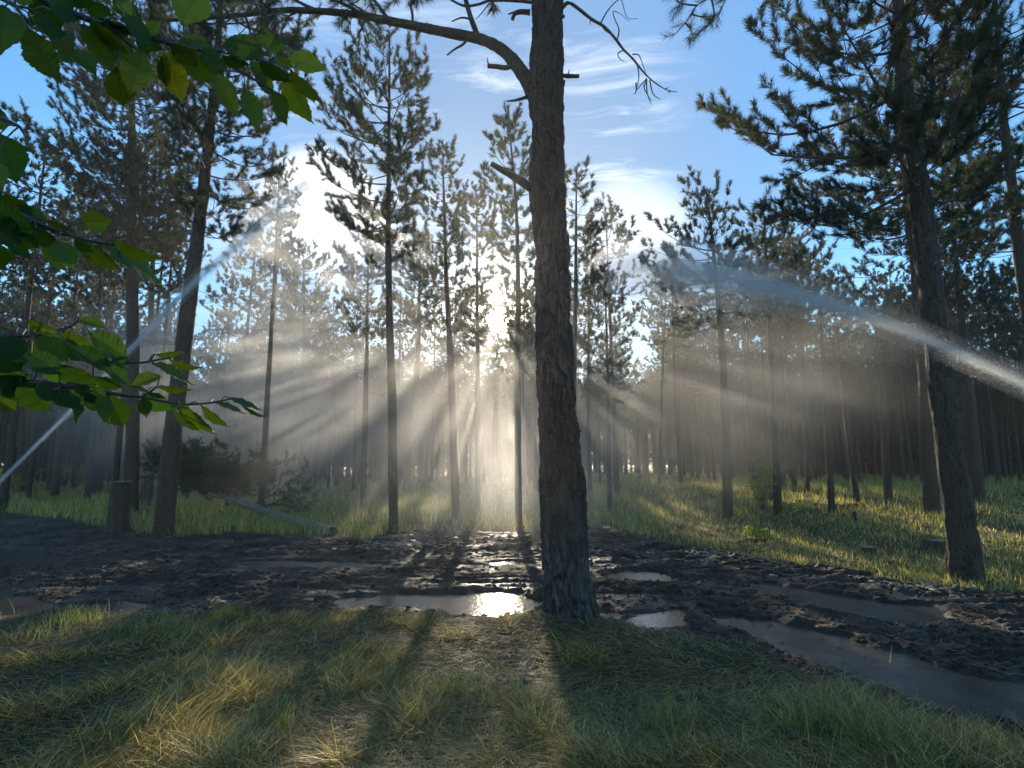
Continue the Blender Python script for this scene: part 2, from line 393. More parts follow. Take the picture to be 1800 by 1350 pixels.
def ground_mat():
    m, t, l = newmat('ground_earth')
    geo = N(t, 'ShaderNodeNewGeometry'); at_ = N(t, 'ShaderNodeAttribute', attribute_name='mud')
    no = N(t, 'ShaderNodeTexNoise', i_Scale=7.0, i_Detail=9.0, i_Roughness=0.68); l(geo.outputs['Position'], no.inputs['Vector'])
    n2 = N(t, 'ShaderNodeTexNoise', i_Scale=1.1, i_Detail=4.0); l(geo.outputs['Position'], n2.inputs['Vector'])
    n3 = N(t, 'ShaderNodeTexNoise', i_Scale=60.0, i_Detail=5.0, i_Roughness=0.7); l(geo.outputs['Position'], n3.inputs['Vector'])
    mud = ramp(t, no.outputs['Fac'], [(0.30, (0.016, 0.011, 0.007)), (0.52, (0.040, 0.028, 0.018)), (0.76, (0.105, 0.076, 0.050))], l)
    soil = ramp(t, no.outputs['Fac'], [(0.30, (0.026, 0.021, 0.012)), (0.55, (0.055, 0.046, 0.024)), (0.78, (0.11, 0.09, 0.05))], l)
    mx = N(t, 'ShaderNodeMix', data_type='RGBA'); l(at_.outputs['Fac'], mx.inputs[0]); l(soil, mx.inputs[6]); l(mud, mx.inputs[7])
    p = N(t, 'ShaderNodeBsdfPrincipled'); p.inputs['Specular IOR Level'].default_value = 0.28; l(mx.outputs[2], p.inputs['Base Color'])
    wet = N(t, 'ShaderNodeMapRange'); wet.inputs[1].default_value = 0.40; wet.inputs[2].default_value = 0.62; wet.inputs[3].default_value = 0.45; wet.inputs[4].default_value = 0.95
    l(n2.outputs['Fac'], wet.inputs[0])
    rm = N(t, 'ShaderNodeMix', data_type='FLOAT'); l(at_.outputs['Fac'], rm.inputs[0]); rm.inputs[2].default_value = 0.95; l(wet.outputs[0], rm.inputs[3]); l(rm.outputs[0], p.inputs['Roughness'])
    hs = N(t, 'ShaderNodeMath', op='MULTIPLY_ADD', i_1=0.25); l(n3.outputs['Fac'], hs.inputs[0]); l(no.outputs['Fac'], hs.inputs[2])
    bu = N(t, 'ShaderNodeBump', i_Strength=0.85, i_Distance=0.05); l(hs.outputs[0], bu.inputs['Height']); l(bu.outputs[0], p.inputs['Normal'])
    o = N(t, 'ShaderNodeOutputMaterial'); l(p.outputs[0], o.inputs[0]); return m
def water_mat(name, col, rough, bump, bs=14.0):
    m, t, l = newmat(name)
    geo = N(t, 'ShaderNodeNewGeometry')
    no = N(t, 'ShaderNodeTexNoise', i_Scale=bs, i_Detail=4.0, i_Roughness=0.6); l(geo.outputs['Position'], no.inputs['Vector'])
    n2 = N(t, 'ShaderNodeTexNoise', i_Scale=3.0, i_Detail=4.0); l(geo.outputs['Position'], n2.inputs['Vector'])
    p = N(t, 'ShaderNodeBsdfPrincipled', i_Roughness=rough, i_IOR=1.33); p.inputs['Specular IOR Level'].default_value = 0.42 if bs == 6.0 else 0.9
    l(ramp(t, n2.outputs['Fac'], [(0.35, col), (0.7, tuple(v * 1.5 for v in col))], l), p.inputs['Base Color'])
    bu = N(t, 'ShaderNodeBump', i_Strength=bump, i_Distance=0.02); l(no.outputs['Fac'], bu.inputs['Height']); l(bu.outputs[0], p.inputs['Normal'])
    o = N(t, 'ShaderNodeOutputMaterial'); l(p.outputs[0], o.inputs[0]); return m
GROUND = ground_mat()
WATER = water_mat('puddle_water', (0.06, 0.052, 0.045), 0.04, 0.20)
MUDWATER = water_mat('muddy_water', (0.075, 0.062, 0.050), 0.20, 0.05, 6.0)
def simple(name, c, rough=0.8, nscale=20.0, var=0.5):
    m, t, l = newmat(name); tc = N(t, 'ShaderNodeTexCoord')
    no = N(t, 'ShaderNodeTexNoise', i_Scale=nscale, i_Detail=5.0); l(tc.outputs['Object'], no.inputs['Vector'])
    p = N(t, 'ShaderNodeBsdfPrincipled', i_Roughness=rough)
    l(ramp(t, no.outputs['Fac'], [(0.3, tuple(v * (1 - var) for v in c)), (0.7, tuple(v * (1 + var) for v in c))], l), p.inputs['Base Color'])
    bu = N(t, 'ShaderNodeBump', i_Strength=0.5, i_Distance=0.01); l(no.outputs['Fac'], bu.inputs['Height']); l(bu.outputs[0], p.inputs['Normal'])
    o = N(t, 'ShaderNodeOutputMaterial'); l(p.outputs[0], o.inputs[0]); return m
CUT = simple('cut_wood', (0.30, 0.22, 0.13), 0.8, 25.0, 0.35)
STICK = simple('dead_wood', (0.13, 0.10, 0.075), 0.8, 30.0, 0.5)
CHIP = simple('wood_chips', (0.34, 0.25, 0.15), 0.8, 30.0, 0.4)

# ------------------------------------------------------------------ ground sheet
def graded(lo_d, hi_d, step, lo, hi, g=1.06):
    a = list(np.arange(lo_d, hi_d, step)); s = step; v = a[-1]
    while v < hi: s *= g; v += s; a.append(v)
    s = step; v = a[0]; b = []
    while v > lo: s *= g; v -= s; b.append(v)
    return np.array(b[::-1] + a)
gx = graded(-9, 9, 0.036, -420, 420); gy = graded(2.6, 13.5, 0.034, -60, 600, 1.045)
X, Y = np.meshgrid(gx, gy)
MUDV = mudmask(X, Y); Z = zground(X, Y, MUDV)
nx, ny = len(gx), len(gy)
i = np.arange(ny - 1)[:, None] * nx; j = np.arange(nx - 1)[None, :]
Q = np.stack([i + j, i + j + 1, i + nx + j + 1, i + nx + j], -1).reshape(-1, 4)
g_me = mesh_np('ground', np.stack([X, Y, Z], -1), quads=Q, mats=[GROUND], smooth=True, attrs={'mud': MUDV.ravel()})
tag(obj('ground', g_me), kind='structure')
def gz(x, y):
    return float(zground(np.array([x]), np.array([y]))[0])
for ip, (k, p) in enumerate(PUD.items()):
    p = np.array(p); c = p.mean(0); d = p - c; L_ = np.linalg.norm(d, axis=1)[:, None]
    q = c + d * (1 + 0.16 / np.maximum(L_, 0.2)); zl = float(zbase(c[0], c[1])) + WL + .0015 * (ip % 4) + (.022 if k in ('far_left', 'near_left', 'strip', 'thin', 'behind', 'blobs') else 0)
    me = bpy.data.meshes.new('puddle'); me.from_pydata([(a, b, zl) for a, b in q], [], [list(range(len(q)))]); me.update()
    me.materials.append(MUDWATER if k in ('track', 'mid_right') else WATER)
    tag(obj('puddle', me), kind='structure')

# ------------------------------------------------------------------ pines
def tufts(P, D, Lx, k, nl, nw, rng, spread=(0.45, 1.05)):
    P = np.asarray(P); D = np.asarray(D); n = len(P); D = D / (np.linalg.norm(D, axis=1)[:, None] + 1e-9)
    rv = rng.normal(size=(n, 3)); A = np.cross(D, rv); A /= np.linalg.norm(A, axis=1)[:, None] + 1e-9; B = np.cross(D, A)
    th = rng.random((n, k)) * 6.283; ph = rng.uniform(*spread, (n, k)); t = rng.random((n, k)) * (np.ones(n) * Lx)[:, None]
    ph = ph * (1 - 0.5 * (t / (t.max() + 1e-9)) ** 3)
    dr = np.cos(ph)[..., None] * D[:, None] + np.sin(ph)[..., None] * (np.cos(th)[..., None] * A[:, None] + np.sin(th)[..., None] * B[:, None])
    b = P[:, None] + D[:, None] * t[..., None]
    ln = nl * rng.uniform(0.75, 1.15, (n, k))[..., None]
    sd = np.cross(dr, rng.normal(size=(n, k, 3))); sd /= np.linalg.norm(sd, axis=-1)[..., None] + 1e-9
    V = np.stack([b - sd * nw / 2, b + sd * nw / 2, b + dr * ln], 2).reshape(-1, 3)
    T = np.arange(len(V)).reshape(-1, 3); return V, T
LOD = {'near': dict(k=62, nl=0.135, nw=0.0105, sides=6, lat=0.15, sh=0.10),
       'mid': dict(k=44, nl=0.15, nw=0.017, sides=5, lat=0.17, sh=0.12),
       'far': dict(k=26, nl=0.18, nw=0.040, sides=4, lat=0.22, sh=0.17)}
def crown(rng, pz, zs, el, er, lod, whorl=0.42, up=1.0, dens=1.0, tintf=None):
    """pz(z) = trunk centre; zs rising heights with reach el towards -x and er towards +x"""
    q = LOD[lod]; wood = MB(); SP = []; SD = []
    z = zs[0]; zt = zs[-1]; zb = zs[0]
    while z < zt - 0.15:
        rel = (z - zb) / (zt - zb); nb = rng.integers(2, 6)
        a0 = rng.random() * 6.28
        for b in range(nb):
            if rng.random() > dens: continue
            az = a0 + b * 6.283 / nb + rng.normal() * 0.25; ca, sa = math.cos(az), math.sin(az)
            e_l, e_r = np.interp(z, zs, el), np.interp(z, zs, er)
            side = e_r if ca > 0 else e_l
            Ln = (abs(ca) * side + (1 - abs(ca)) * 0.5 * (e_l + e_r)) * rng.uniform(0.72, 1.15)
            Ln = max(Ln, 0.22)
            slope = np.interp(rel, [0, .3, .7, 1], [-0.14, 0.05, 0.32, 0.95]) * up + rng.normal() * 0.10
            s = np.linspace(0, 1, 8); bend = rng.normal() * 0.14
            r_ = Ln * s; zz = Ln * (slope * s - 0.10 * np.sin(s * 3.0) + 0.22 * s ** 3)
            zst = z + rng.normal() * 0.10 - (0.5 * Ln * max(slope, 0))
            c = pz(zst)
            off = bend * Ln * s ** 2
            wob = np.cumsum(rng.normal(size=(8, 3)) * 0.02 * Ln, 0) * s[:, None]
            P = np.stack([c[0] + ca * r_ - sa * off, c[1] + sa * r_ + ca * off, zst + zz], -1) + wob
            r0 = 0.008 + 0.009 * Ln
            Rr = r0 * (1 - 0.85 * s); addtube(wood, P, Rr, q['sides'] if Ln > 0.8 else 3)
            nlat = int(max(2, 0.78 * Ln / q['lat'])); sg = 1
            for t in 0.99 - 0.69 * np.linspace(0, 1, nlat) ** 1.25:
                sg = -sg
                fi = t * 7; i0 = min(int(fi), 6); p0 = P[i0] + (P[i0 + 1] - P[i0]) * (fi - i0); dv = P[i0 + 1] - P[i0]; dv = dv / (np.linalg.norm(dv) + 1e-9)
                sv = np.array([-dv[1], dv[0], 0]) * sg; ang = rng.uniform(0.6, 1.1)
                d2 = dv * math.cos(ang) + sv * math.sin(ang) + np.array([0, 0, rng.uniform(-0.1, 0.75)]); d2 /= np.linalg.norm(d2)
                ll = (0.40 * Ln * (1 - t) ** 0.8 + 0.20) * rng.uniform(0.6, 1.3)
                p1 = p0 + d2 * ll * 0.55; p2 = p1 + (d2 + np.array([0, 0, 0.35])) * ll * 0.45
                addtube(wood, np.array([p0, p1, p2]), np.array([1, .7, .35]) * (0.004 + 0.006 * ll), 3)
                ns = max(1, int(ll / q['sh']))
                for u in np.linspace(0.35, 1.0, ns + 1):
                    pp = p0 + (p1 - p0) * min(1, u / 0.55) if u < 0.55 else p1 + (p2 - p1) * (u - 0.55) / 0.45
                    dd = d2 * 0.7 + np.array([0, 0, 0.55]) + rng.normal(size=3) * 0.45
                    SP.append(pp); SD.append(dd)
            for _ in range(2): SP.append(P[-1]); SD.append((P[-1] - P[-2]) * 3 + np.array([0, 0, .3]) + rng.normal(size=3) * 0.2)
        z += whorl * rng.uniform(0.75, 1.3)
    top = pz(zt)
    for _ in range(5): SP.append(top - np.array([0, 0, 0.15 * _])); SD.append(np.array([0, 0, 1]) + rng.normal(size=3) * 0.25)
    SP = np.array(SP); SD = np.array(SD); SD /= np.linalg.norm(SD, axis=1)[:, None]
    Lx = rng.uniform(0.08, 0.22, len(SP))
    V, T = tufts(SP, SD, Lx, q['k'], q['nl'], q['nw'], rng)
    tc_ = 0.75 + 0.5 * rng.random(len(SP)); warm = rng.random(len(SP)) < 0.03
    col = np.stack([tc_, tc_, tc_], -1); col[warm] = col[warm] * np.array([2.0, 1.15, 0.75])
    col = np.repeat(col, q['k'] * 3, axis=0)
    fol = (V, T, col); return wood, fol
def deadlimbs(rng, pz, z0, z1, n, ln, wood):
    for _ in range(n):
        z = rng.uniform(z0, z1); az = rng.random() * 6.28; L_ = ln * rng.uniform(0.3, 1.2) * (0.4 + 0.6 * (z - z0) / (z1 - z0 + 1e-6)); s = np.linspace(0, 1, 6)
        c = pz(z); k = rng.normal() * 0.2
        P = np.stack([c[0] + math.cos(az) * L_ * s, c[1] + math.sin(az) * L_ * s + k * L_ * s * s, z + L_ * (-0.15 * s + rng.normal() * 0.25 * s * s)], -1)
        addtube(wood, P, (0.006 + 0.006 * L_) * (1 - 0.75 * s), 4)
        for q in range(rng.integers(0, 5)):
            i0 = rng.integers(2, 5); d = P[i0 + 1] - P[i0]; d = d / np.linalg.norm(d) + rng.normal(size=3) * 0.6
            addtube(wood, np.array([P[i0], P[i0] + d * L_ * 0.15, P[i0] + (d + rng.normal(size=3) * .3) * L_ * 0.28]), np.array([.004, .003, .0015]), 3)
def trunkmesh(P, Rr, sides, mat, off, flare=0.35, disp=0.0, name='trunk', rings=None, seed=0.0, zst=0.22, cell=9.0):
    step = rings or 0.5
    Pn, Rn = resample(P, Rr, step)
    h = Pn[:, 2] - Pn[0, 2]
    Rn = Rn * (1 + flare * np.exp(-h / 0.22))
    n = len(Pn); th = np.arange(sides) / sides * 6.28318
    rad = Rn[:, None] * np.ones((1, sides))
    if disp:
        ca, sa = np.cos(th)[None, :], np.sin(th)[None, :]; hh = h[:, None]
        ux = (Rn[:, None] * ca) + 0 * hh; uy = (Rn[:, None] * sa) + 0 * hh; uz = hh + 0 * ux
        wx = (fbm(ux * 9, uy * 9, uz * 4 + seed, 3) - 0.5) * 0.12
        f1, f2, cid = worley((ux + wx) * cell + 7, (uy + wx) * cell, (uz + 1.3 * wx) * cell * zst + seed)
        edge = np.clip((f2 - f1) / 0.30, 0, 1)
        plate = edge * (0.55 + 0.75 * cid)
        f1b, f2b, _ = worley(ux * cell * 2.6, uy * cell * 2.6, uz * cell * 0.9 + seed + 4)
        plate = plate + 0.35 * np.clip((f2b - f1b) / 0.35, 0, 1)
        rad = rad + disp * (plate - 0.7) + disp * 1.5 * (fbm(ux * 3.2 + 3, uy * 3.2, uz * 1.6 + seed, 3) - 0.5)
        lobes = 1 + 0.10 * np.exp(-hh / 0.30) * np.sin(th[None, :] * 5 + seed) ** 2 * 2.2
        rad = rad * lobes
    else:
        rad = rad * (1 + 0.06 * np.sin(th[None, :] * 3 + h[:, None] * 2.1) + 0.05 * np.sin(th[None, :] * 2 - h[:, None] * 3.3))
    V = np.stack([Pn[:, 0:1] + rad * np.cos(th), Pn[:, 1:2] + rad * np.sin(th), Pn[:, 2:3] + 0 * rad], -1)
    i = np.arange(n - 1)[:, None] * sides; j = np.arange(sides)[None, :]; j2 = (j + 1) % sides
    Qd = np.stack([i + j, i + j2, i + sides + j2, i + sides + j], -1).reshape(-1, 4)
    V = V.reshape(-1, 3); V = np.vstack([V, Pn[-1]]); b = (n - 1) * sides; k = np.arange(sides)
    T = np.stack([b + k, b + (k + 1) % sides, np.full(sides, len(V) - 1)], -1)
    return mesh_np(name, V - np.asarray(off), T, Qd, [mat], smooth=True)
def folmesh(name, fols, off, wood=None):
    Vs = [f[0] for f in fols]; n = 0; T = []; cc = [f[2] for f in fols]
    for f in fols: T.append(f[1] + n); n += len(f[0])
    T = np.concatenate(T); tm = np.zeros(len(T), np.int32); Qd = None
    if wood is not None:
        Vw, Tw, Qw, Cw = wood.arrays(); Vs.append(Vw); cc.append(Cw); Qd = Qw + n
        if Tw is not None: T = np.concatenate([T, Tw + n]); tm = np.concatenate([tm, np.ones(len(Tw), np.int32)])
    return mesh_np(name, np.concatenate(Vs) - np.asarray(off), T, Qd, [NEEDLE, BRANCH], tri_mat=tm, quad_mat=1 if Qd is not None else None, color=np.concatenate(cc))

def hero(label, base, path, wpx, rows, lod, seed, dead=12, bark=BARK, Yb=None, group='pines standing in the clearing', disp=0.0, sides=12, dens=1.0, up=1.0, whorl=0.38, wtop=None):
    rng = np.random.default_rng(seed)
    B = G(*base) if Yb is None else at(base[0], base[1], Yb)
    Yd = B[1]; gzb = float(zbase(B[0], Yd)); B = np.array([B[0], Yd, gzb])
    pts = [B - np.array([0, 0, 0.25])] + [at(a, b, Yd) for a, b in path]
    pts = np.array(pts); H = pts[-1][2] - gzb
    dist = math.hypot(B[0], B[1]); r0 = 0.5 * wpx / F * Yd
    Rr = r0 * np.interp(pts[:, 2] - gzb, [0, 0.3 * H, 0.7 * H, H], [1.0, 0.86, 0.5, 0.10])
    pz = lambda z: np.array([np.interp(z, pts[:, 2], pts[:, 0]), Yd, z])
    t = thing('pine_tree', label, 'pine tree', B, group)
    obj('trunk', trunkmesh(pts, Rr, sides, bark, B, disp=disp, rings=0.35 if not disp else 0.05, seed=seed), t)
    rows = sorted(rows, key=lambda r: -r[0])
    zs = [at(900, r[0], Yd)[2] for r in rows]; ctr = [pz(z)[0] for z in zs]
    el = [max(0.12, c - at(r[1], r[0], Yd)[0]) for r, c in zip(rows, ctr)]
    er = [max(0.12, at(r[2], r[0], Yd)[0] - c) for r, c in zip(rows, ctr)]
    wood, fol = crown(rng, pz, zs, el, er, lod, dens=dens, up=up, whorl=whorl)
    deadlimbs(rng, pz, gzb + 0.45 * (zs[0] - gzb), zs[0] + 0.5, dead, 0.9 * np.mean(el[:2] + er[:2]), wood)
    deadlimbs(rng, pz, gzb + 0.1 * (zs[0] - gzb), zs[0], dead // 2, 0.2, wood)
    obj('crown', folmesh('crown', [fol], B, wood), t)
    return t
HERO = [
 ('stout tall pine at the right behind the water jet, long limbs reaching over the sky', (1700, 1024), [(1672, 800), (1642, 560), (1612, 300), (1590, 150), (1577, 0), (1570, -150), (1568, -260)], 46,
  [(-260, 1560, 1580), (-160, 1470, 1680), (-60, 1420, 1730), (20, 1372, 1745), (100, 1320, 1760), (170, 1215, 1760), (240, 1290, 1740), (320, 1285, 1720), (400, 1440, 1700)], 'near', 11, dict(disp=0.022, sides=72, dead=10, whorl=0.40)),
 ('leaning pine left of the fallen tree with a pale trunk that tilts to the right', (287, 945), [(302, 780), (330, 550), (352, 380), (372, 200), (385, 50), (390, -110)], 31,
  [(-110, 380, 400), (-20, 270, 500), (60, 280, 520), (130, 290, 510), (200, 295, 520), (270, 305, 530), (340, 325, 480), (400, 345, 430)], 'near', 12, dict(disp=0.014, sides=40, dead=30)),
 ('tall straight pine directly behind the sawn stump', (232, 908), [(233, 700), (233, 500), (232, 180), (233, 20), (236, -60)], 23,
  [(-60, 230, 242), (0, 150, 320), (60, 85, 330), (130, 62, 330), (200, 110, 330), (260, 140, 335), (310, 62, 330), (370, 140, 330), (430, 170, 300)], 'near', 13, dict(dead=26, sides=24)),
 ('small thin pine wrapped in bright mist where the left water jet ends', (458, 900), [(470, 700), (488, 380), (490, 292)], 11,
  [(292, 485, 497), (315, 440, 530), (345, 412, 530), (375, 425, 525), (400, 450, 505)], 'mid', 14, dict(dead=8)),
 ('tall slender pine with a broad open crown left of the sun', (692, 935), [(689, 700), (683, 480), (684, 200), (685, 60)], 17,
  [(60, 680, 692), (90, 640, 712), (120, 592, 728), (180, 570, 775), (250, 548, 765), (300, 552, 745), (350, 558, 745), (400, 572, 720), (440, 620, 720)], 'near', 15, dict(dead=22, sides=20)),
 ('slim pine second to the left of the sun with a dark green crown', (802, 915), [(793, 650), (785, 500), (778, 262)], 15,
  [(262, 772, 784), (300, 742, 806), (350, 712, 812), (400, 702, 818), (450, 702, 818), (520, 730, 815), (580, 760, 812)], 'mid', 16, dict(dead=12)),
 ('very thin pine just left of the sun disc', (840, 905), [(839, 600), (838, 338)], 10,
  [(338, 833, 843), (370, 806, 862), (420, 798, 872), (470, 806, 868), (530, 812, 850), (600, 822, 848)], 'mid', 17, dict(dead=14)),
 ('thin pine just right of the sun disc', (911, 928), [(910, 700), (909, 400), (893, 200)], 13,
  [(200, 888, 898), (240, 866, 916), (290, 838, 940), (340, 846, 960), (400, 860, 955), (470, 868, 950), (540, 894, 935), (610, 896, 930)], 'mid', 18, dict(dead=18)),
 ('short dark pine left of the tall slender pine with the broad open crown', (638, 900), [(643, 700), (648, 430)], 12,
  [(430, 643, 653), (455, 605, 690), (490, 590, 702), (540, 598, 700), (590, 610, 690)], 'mid', 19, dict(dead=12)),
 ('crooked pine leaning to the right between two straight trunks', (712, 868), [(722, 760), (734, 640), (737, 520), (738, 420)], 13,
  [(420, 730, 745), (460, 690, 785), (510, 682, 792), (570, 690, 780)], 'mid', 20, dict(dead=10)),
 ('pine half hidden behind the big trunk, its crown showing at the right of it', (1004, 925), [(1008, 700), (1012, 500), (1013, 296)], 13,
  [(296, 1006, 1020), (330, 985, 1042), (370, 972, 1062), (410, 968, 1076), (450, 975, 1060), (510, 985, 1055)], 'mid', 21, dict(dead=10)),
 ('thin misty pine right of the big trunk beside the muddy path', (1072, 902), [(1068, 640), (1062, 470)], 9,
  [(470, 1058, 1066), (510, 1025, 1100), (570, 1010, 1115), (640, 1008, 1112), (700, 1020, 1100)], 'mid', 22, dict(dead=8)),
 ('bushy topped pine under the far end of the right water jet', (1280, 915), [(1268, 600), (1254, 440), (1243, 340)], 18,
  [(340, 1236, 1250), (365, 1190, 1282), (400, 1145, 1292), (450, 1148, 1300), (510, 1160, 1296), (570, 1170, 1290)], 'mid', 23, dict(dead=12)),
 ('pine rising behind the bright green shrub', (1368, 905), [(1352, 560), (1342, 366)], 14,
  [(366, 1337, 1348), (390, 1305, 1375), (430, 1288, 1396), (480, 1288, 1402), (540, 1300, 1400)], 'mid', 24, dict(dead=10)),
 ('dark slim pine with a flat tuft crown right of the green shrub', (1462, 900), [(1448, 650), (1438, 478)], 12,
  [(478, 1420, 1455), (495, 1395, 1476), (530, 1390, 1482), (580, 1400, 1478)], 'mid', 25, dict(dead=12)),
 ('pine leaning left in front of the dark wood on the right', (1507, 886), [(1482, 690), (1470, 560), (1466, 520)], 11,
  [(520, 1460, 1470), (550, 1425, 1510), (600, 1420, 1512), (640, 1440, 1500)], 'mid', 26, dict(dead=14)),
 ('straight pine midway between the green shrub and the right hand big trunk', (1562, 880), [(1550, 690), (1540, 580), (1534, 498)], 14,
  [(498, 1525, 1545), (520, 1482, 1582), (560, 1475, 1592), (620, 1490, 1590)], 'mid', 27, dict(dead=14)),
 ('tall dark pine close behind the right hand big trunk with a long bare lower trunk', (1640, 905), [(1630, 720), (1612, 500), (1592, 330), (1580, 200), (1575, 120)], 26,
  [(120, 1565, 1585), (180, 1500, 1680), (250, 1440, 1700), (330, 1400, 1720), (400, 1480, 1720), (450, 1500, 1700)], 'mid', 28, dict(dead=22, sides=18)),
 ('pine with a brownish crown just right of the stout tall pine', (1722, 880), [(1705, 700), (1690, 560), (1676, 400), (1668, 300)], 18,
  [(300, 1660, 1676), (350, 1630, 1760), (420, 1620, 1790), (500, 1610, 1790), (580, 1640, 1780)], 'mid', 29, dict(dead=22, sides=14)),
 ('dense dark pine leaning in at the right edge of the picture', (1868, 960), [(1840, 760), (1800, 500), (1775, 300), (1762, 180), (1752, 40), (1748, -60)], 27,
  [(-60, 1740, 1756), (20, 1700, 1830), (100, 1650, 1900), (200, 1640, 1950), (280, 1650, 1940), (360, 1690, 1900), (430, 1720, 1880)], 'near', 30, dict(dead=24, sides=20)),
 ('thin grey pine visible between the leaning pine and the stump pine', (262, 880), [(264, 640), (268, 480), (272, 330), (275, 270)], 15,
  [(270, 270, 280), (300, 240, 320), (350, 215, 345), (400, 200, 345), (450, 230, 320)], 'mid', 31, dict(dead=20)),
 ('slim pine left of the stump pine with bare snags under its crown', (175, 868), [(182, 680), (192, 500), (196, 400)], 12,
  [(360, 192, 200), (400, 150, 240), (440, 130, 262), (480, 140, 255), (520, 160, 230)], 'mid', 32, dict(dead=26)),
 ('pale lit pine above the lower leafy branch, third trunk from the left edge', (95, 880), [(112, 700), (134, 500), (140, 430)], 13,
  [(345, 136, 146), (370, 105, 180), (420, 80, 200), (470, 90, 190), (500, 110, 170)], 'mid', 33, dict(dead=14)),
 ('pine in the mist behind the tip of the fallen log', (535, 868), [(535, 600), (534, 452)], 12,
  [(430, 530, 540), (470, 495, 580), (520, 480, 590), (580, 480, 590), (640, 500, 580)], 'mid', 34, dict(dead=16)),
 ('round topped hazy pine at the left edge above the leaves', (40, 866), [(38, 650), (42, 505)], 12,
  [(503, 36, 48), (530, 5, 85), (570, -20, 100), (620, -20, 110), (660, 0, 100)], 'far', 35, dict(dead=6)),
]
for lb, base, path, wpx, rows, lod, seed, kw in HERO:
    hero(lb, base, path, wpx, rows, lod, seed, **kw)

# ---- the big pine in the middle
def big_pine():
    rng = np.random.default_rng(5); Yd = BIGB[1]; B = np.array([BIGB[0], Yd, 0.0])
    tp = [(1007, 1140, 92), (1004, 1085, 84), (999, 1030, 79), (993, 950, 76), (989, 870, 74), (984, 780, 68), (977, 680, 62), (972, 560, 63), (970, 450, 60), (963, 380, 60), (962, 325, 67), (961, 290, 62),
          (962, 220, 59), (960, 150, 65), (962, 80, 58), (961, 0, 57), (960, -150, 54), (957, -400, 48), (950, -800, 40), (945, -1300, 24), (945, -1700, 8)]
    P = np.array([at(a, b, Yd) for a, b, c in tp]); Rr = np.array([0.5 * c / F * Yd for a, b, c in tp])
    t = thing('pine_tree', 'big pine with thick cracked bark standing nearest, in the middle of the picture', 'pine tree', B)
    obj('trunk', trunkmesh(P, Rr, 200, BARK_BIG, B, flare=0.26, disp=0.030, rings=0.016, seed=3.3, zst=0.20, cell=11.0), t)
    dead = MB(); twg = MB(); tp_, td_ = [], []
    def br(pts, r0, r1, mb=None, dy=0.0, sides=10, tuft=0, rough=0.02, part='broken_stub'):
        own = mb is None
        if own: mb = MB()
        n = len(pts); y0 = 0.0
        if own and part != 'limb' and pts[0][0] < 915 and pts[0][1] < 125:      # rides on the sweeping limb, at the limb's depth there
            y0 = 0.9 / 14 * float(np.interp(-pts[0][0], [-962, -938, -925, -903, -880, -845, -800, -740, -690, -640, -580, -500, -430, -360, -290], np.arange(15)))
        Q3 = np.array([at(a, b, Yd + y0 + dy * k / max(1, n - 1)) for k, (a, b) in enumerate(pts)])
        rr = np.interp(np.arange(n), [0, n - 1], [r0 / F * Yd, r1 / F * Yd])
        Pn, Rn = resample(Q3, rr, 0.03)
        Rn = Rn * (1 + 0.16 * (fbm(np.arange(len(Rn)) * 0.6, r0 * 1.7, n) - 0.5) * 2)
        addtube(mb, Pn, Rn, sides)
        if tuft:
            for u in np.linspace(0.4, 1, tuft):
                i0 = min(int(u * (len(Pn) - 1)), len(Pn) - 2); d = Pn[i0 + 1] - Pn[i0]
                tp_.append(Pn[i0]); td_.append(d / np.linalg.norm(d) + rng.normal(size=3) * 0.35)
        if own: obj(part, mb.mesh(part, [BARK], B, smooth=True), t)
        return Pn
    # live limb sweeping to the left
    main = br([(962, 215), (938, 168), (925, 140), (903, 108), (880, 86), (845, 69), (800, 60), (740, 48), (690, 38), (640, 28), (580, 21), (500, 18), (430, 26), (360, 32), (290, 36)], 15, 3.5, dy=0.9, sides=14, part='limb')
    br([(842, 68), (830, 38), (820, 5), (806, -50), (790, -110)], 6, 3.5, dy=0.2, part='side_limb')
    br([(686, 38), (668, 14), (652, -12), (640, -60)], 4.5, 3, dy=0.5, part='side_limb')
    br([(640, 28), (606, 8), (570, -6), (530, -20)], 4, 2, dy=0.6, tuft=6, part='side_limb')
    br([(560, 20), (530, 6), (505, -8), (480, -20)], 4, 2, dy=0.6, tuft=6, part='side_limb')
    br([(932, 22), (915, 21), (905, 24), (901, 34)], 6, 3.5); br([(903, 22), (893, 25)], 2.5, 1)
    br([(908, 112), (890, 119), (872, 117), (857, 116)], 5, 4.5); br([(859, 115), (856, 101)], 2, 0.6)
    br([(928, 170), (908, 176), (890, 178)], 4, 1.2); br([(824, 66), (814, 78), (800, 86), (786, 97)], 3, 1.6)
    br([(725, 44), (725, 26), (721, 8)], 3.2, 2.4); br([(644, 28), (634, 54), (621, 76)], 2.6, 0.8); br([(752, 46), (750, 38)], 2, 0.6)
    br([(519, 22), (505, 30), (496, 38)], 3, 0.6); br([(560, 26), (558, 36)], 1.6, 0.4); br([(545, 26), (544, 34)], 1.6, 0.4)
    br([(935, 4), (900, 1), (862, 1), (840, 8), (815, 10), (790, -2)], 3.2, 2); br([(860, 6), (846, 24), (836, 34)], 1.4, 0.6)
    br([(832, 35), (812, 31), (794, 38)], 2.2, 1.2); br([(640, -5), (620, 6), (600, 12)], 1.5, .6); br([(662, 10), (650, 8), (640, 22)], 1.6, .6)
    # broken stub below, stubs at the right
    br([(950, 340), (930, 328), (912, 316), (890, 303), (864, 288)], 9.5, 5.0); br([(985, 133), (1003, 134), (1018, 134)], 4.5, 3.4); br([(998, 132), (1001, 122)], 1.6, .5)
    br([(988, 30), (992, 28)], 4, 3); br([(1012, 755), (1022, 758)], 3, 1.5); br([(1018, 838), (1026, 840)], 3, 1.5); br([(998, 546), (1004, 546)], 3, 1.5)
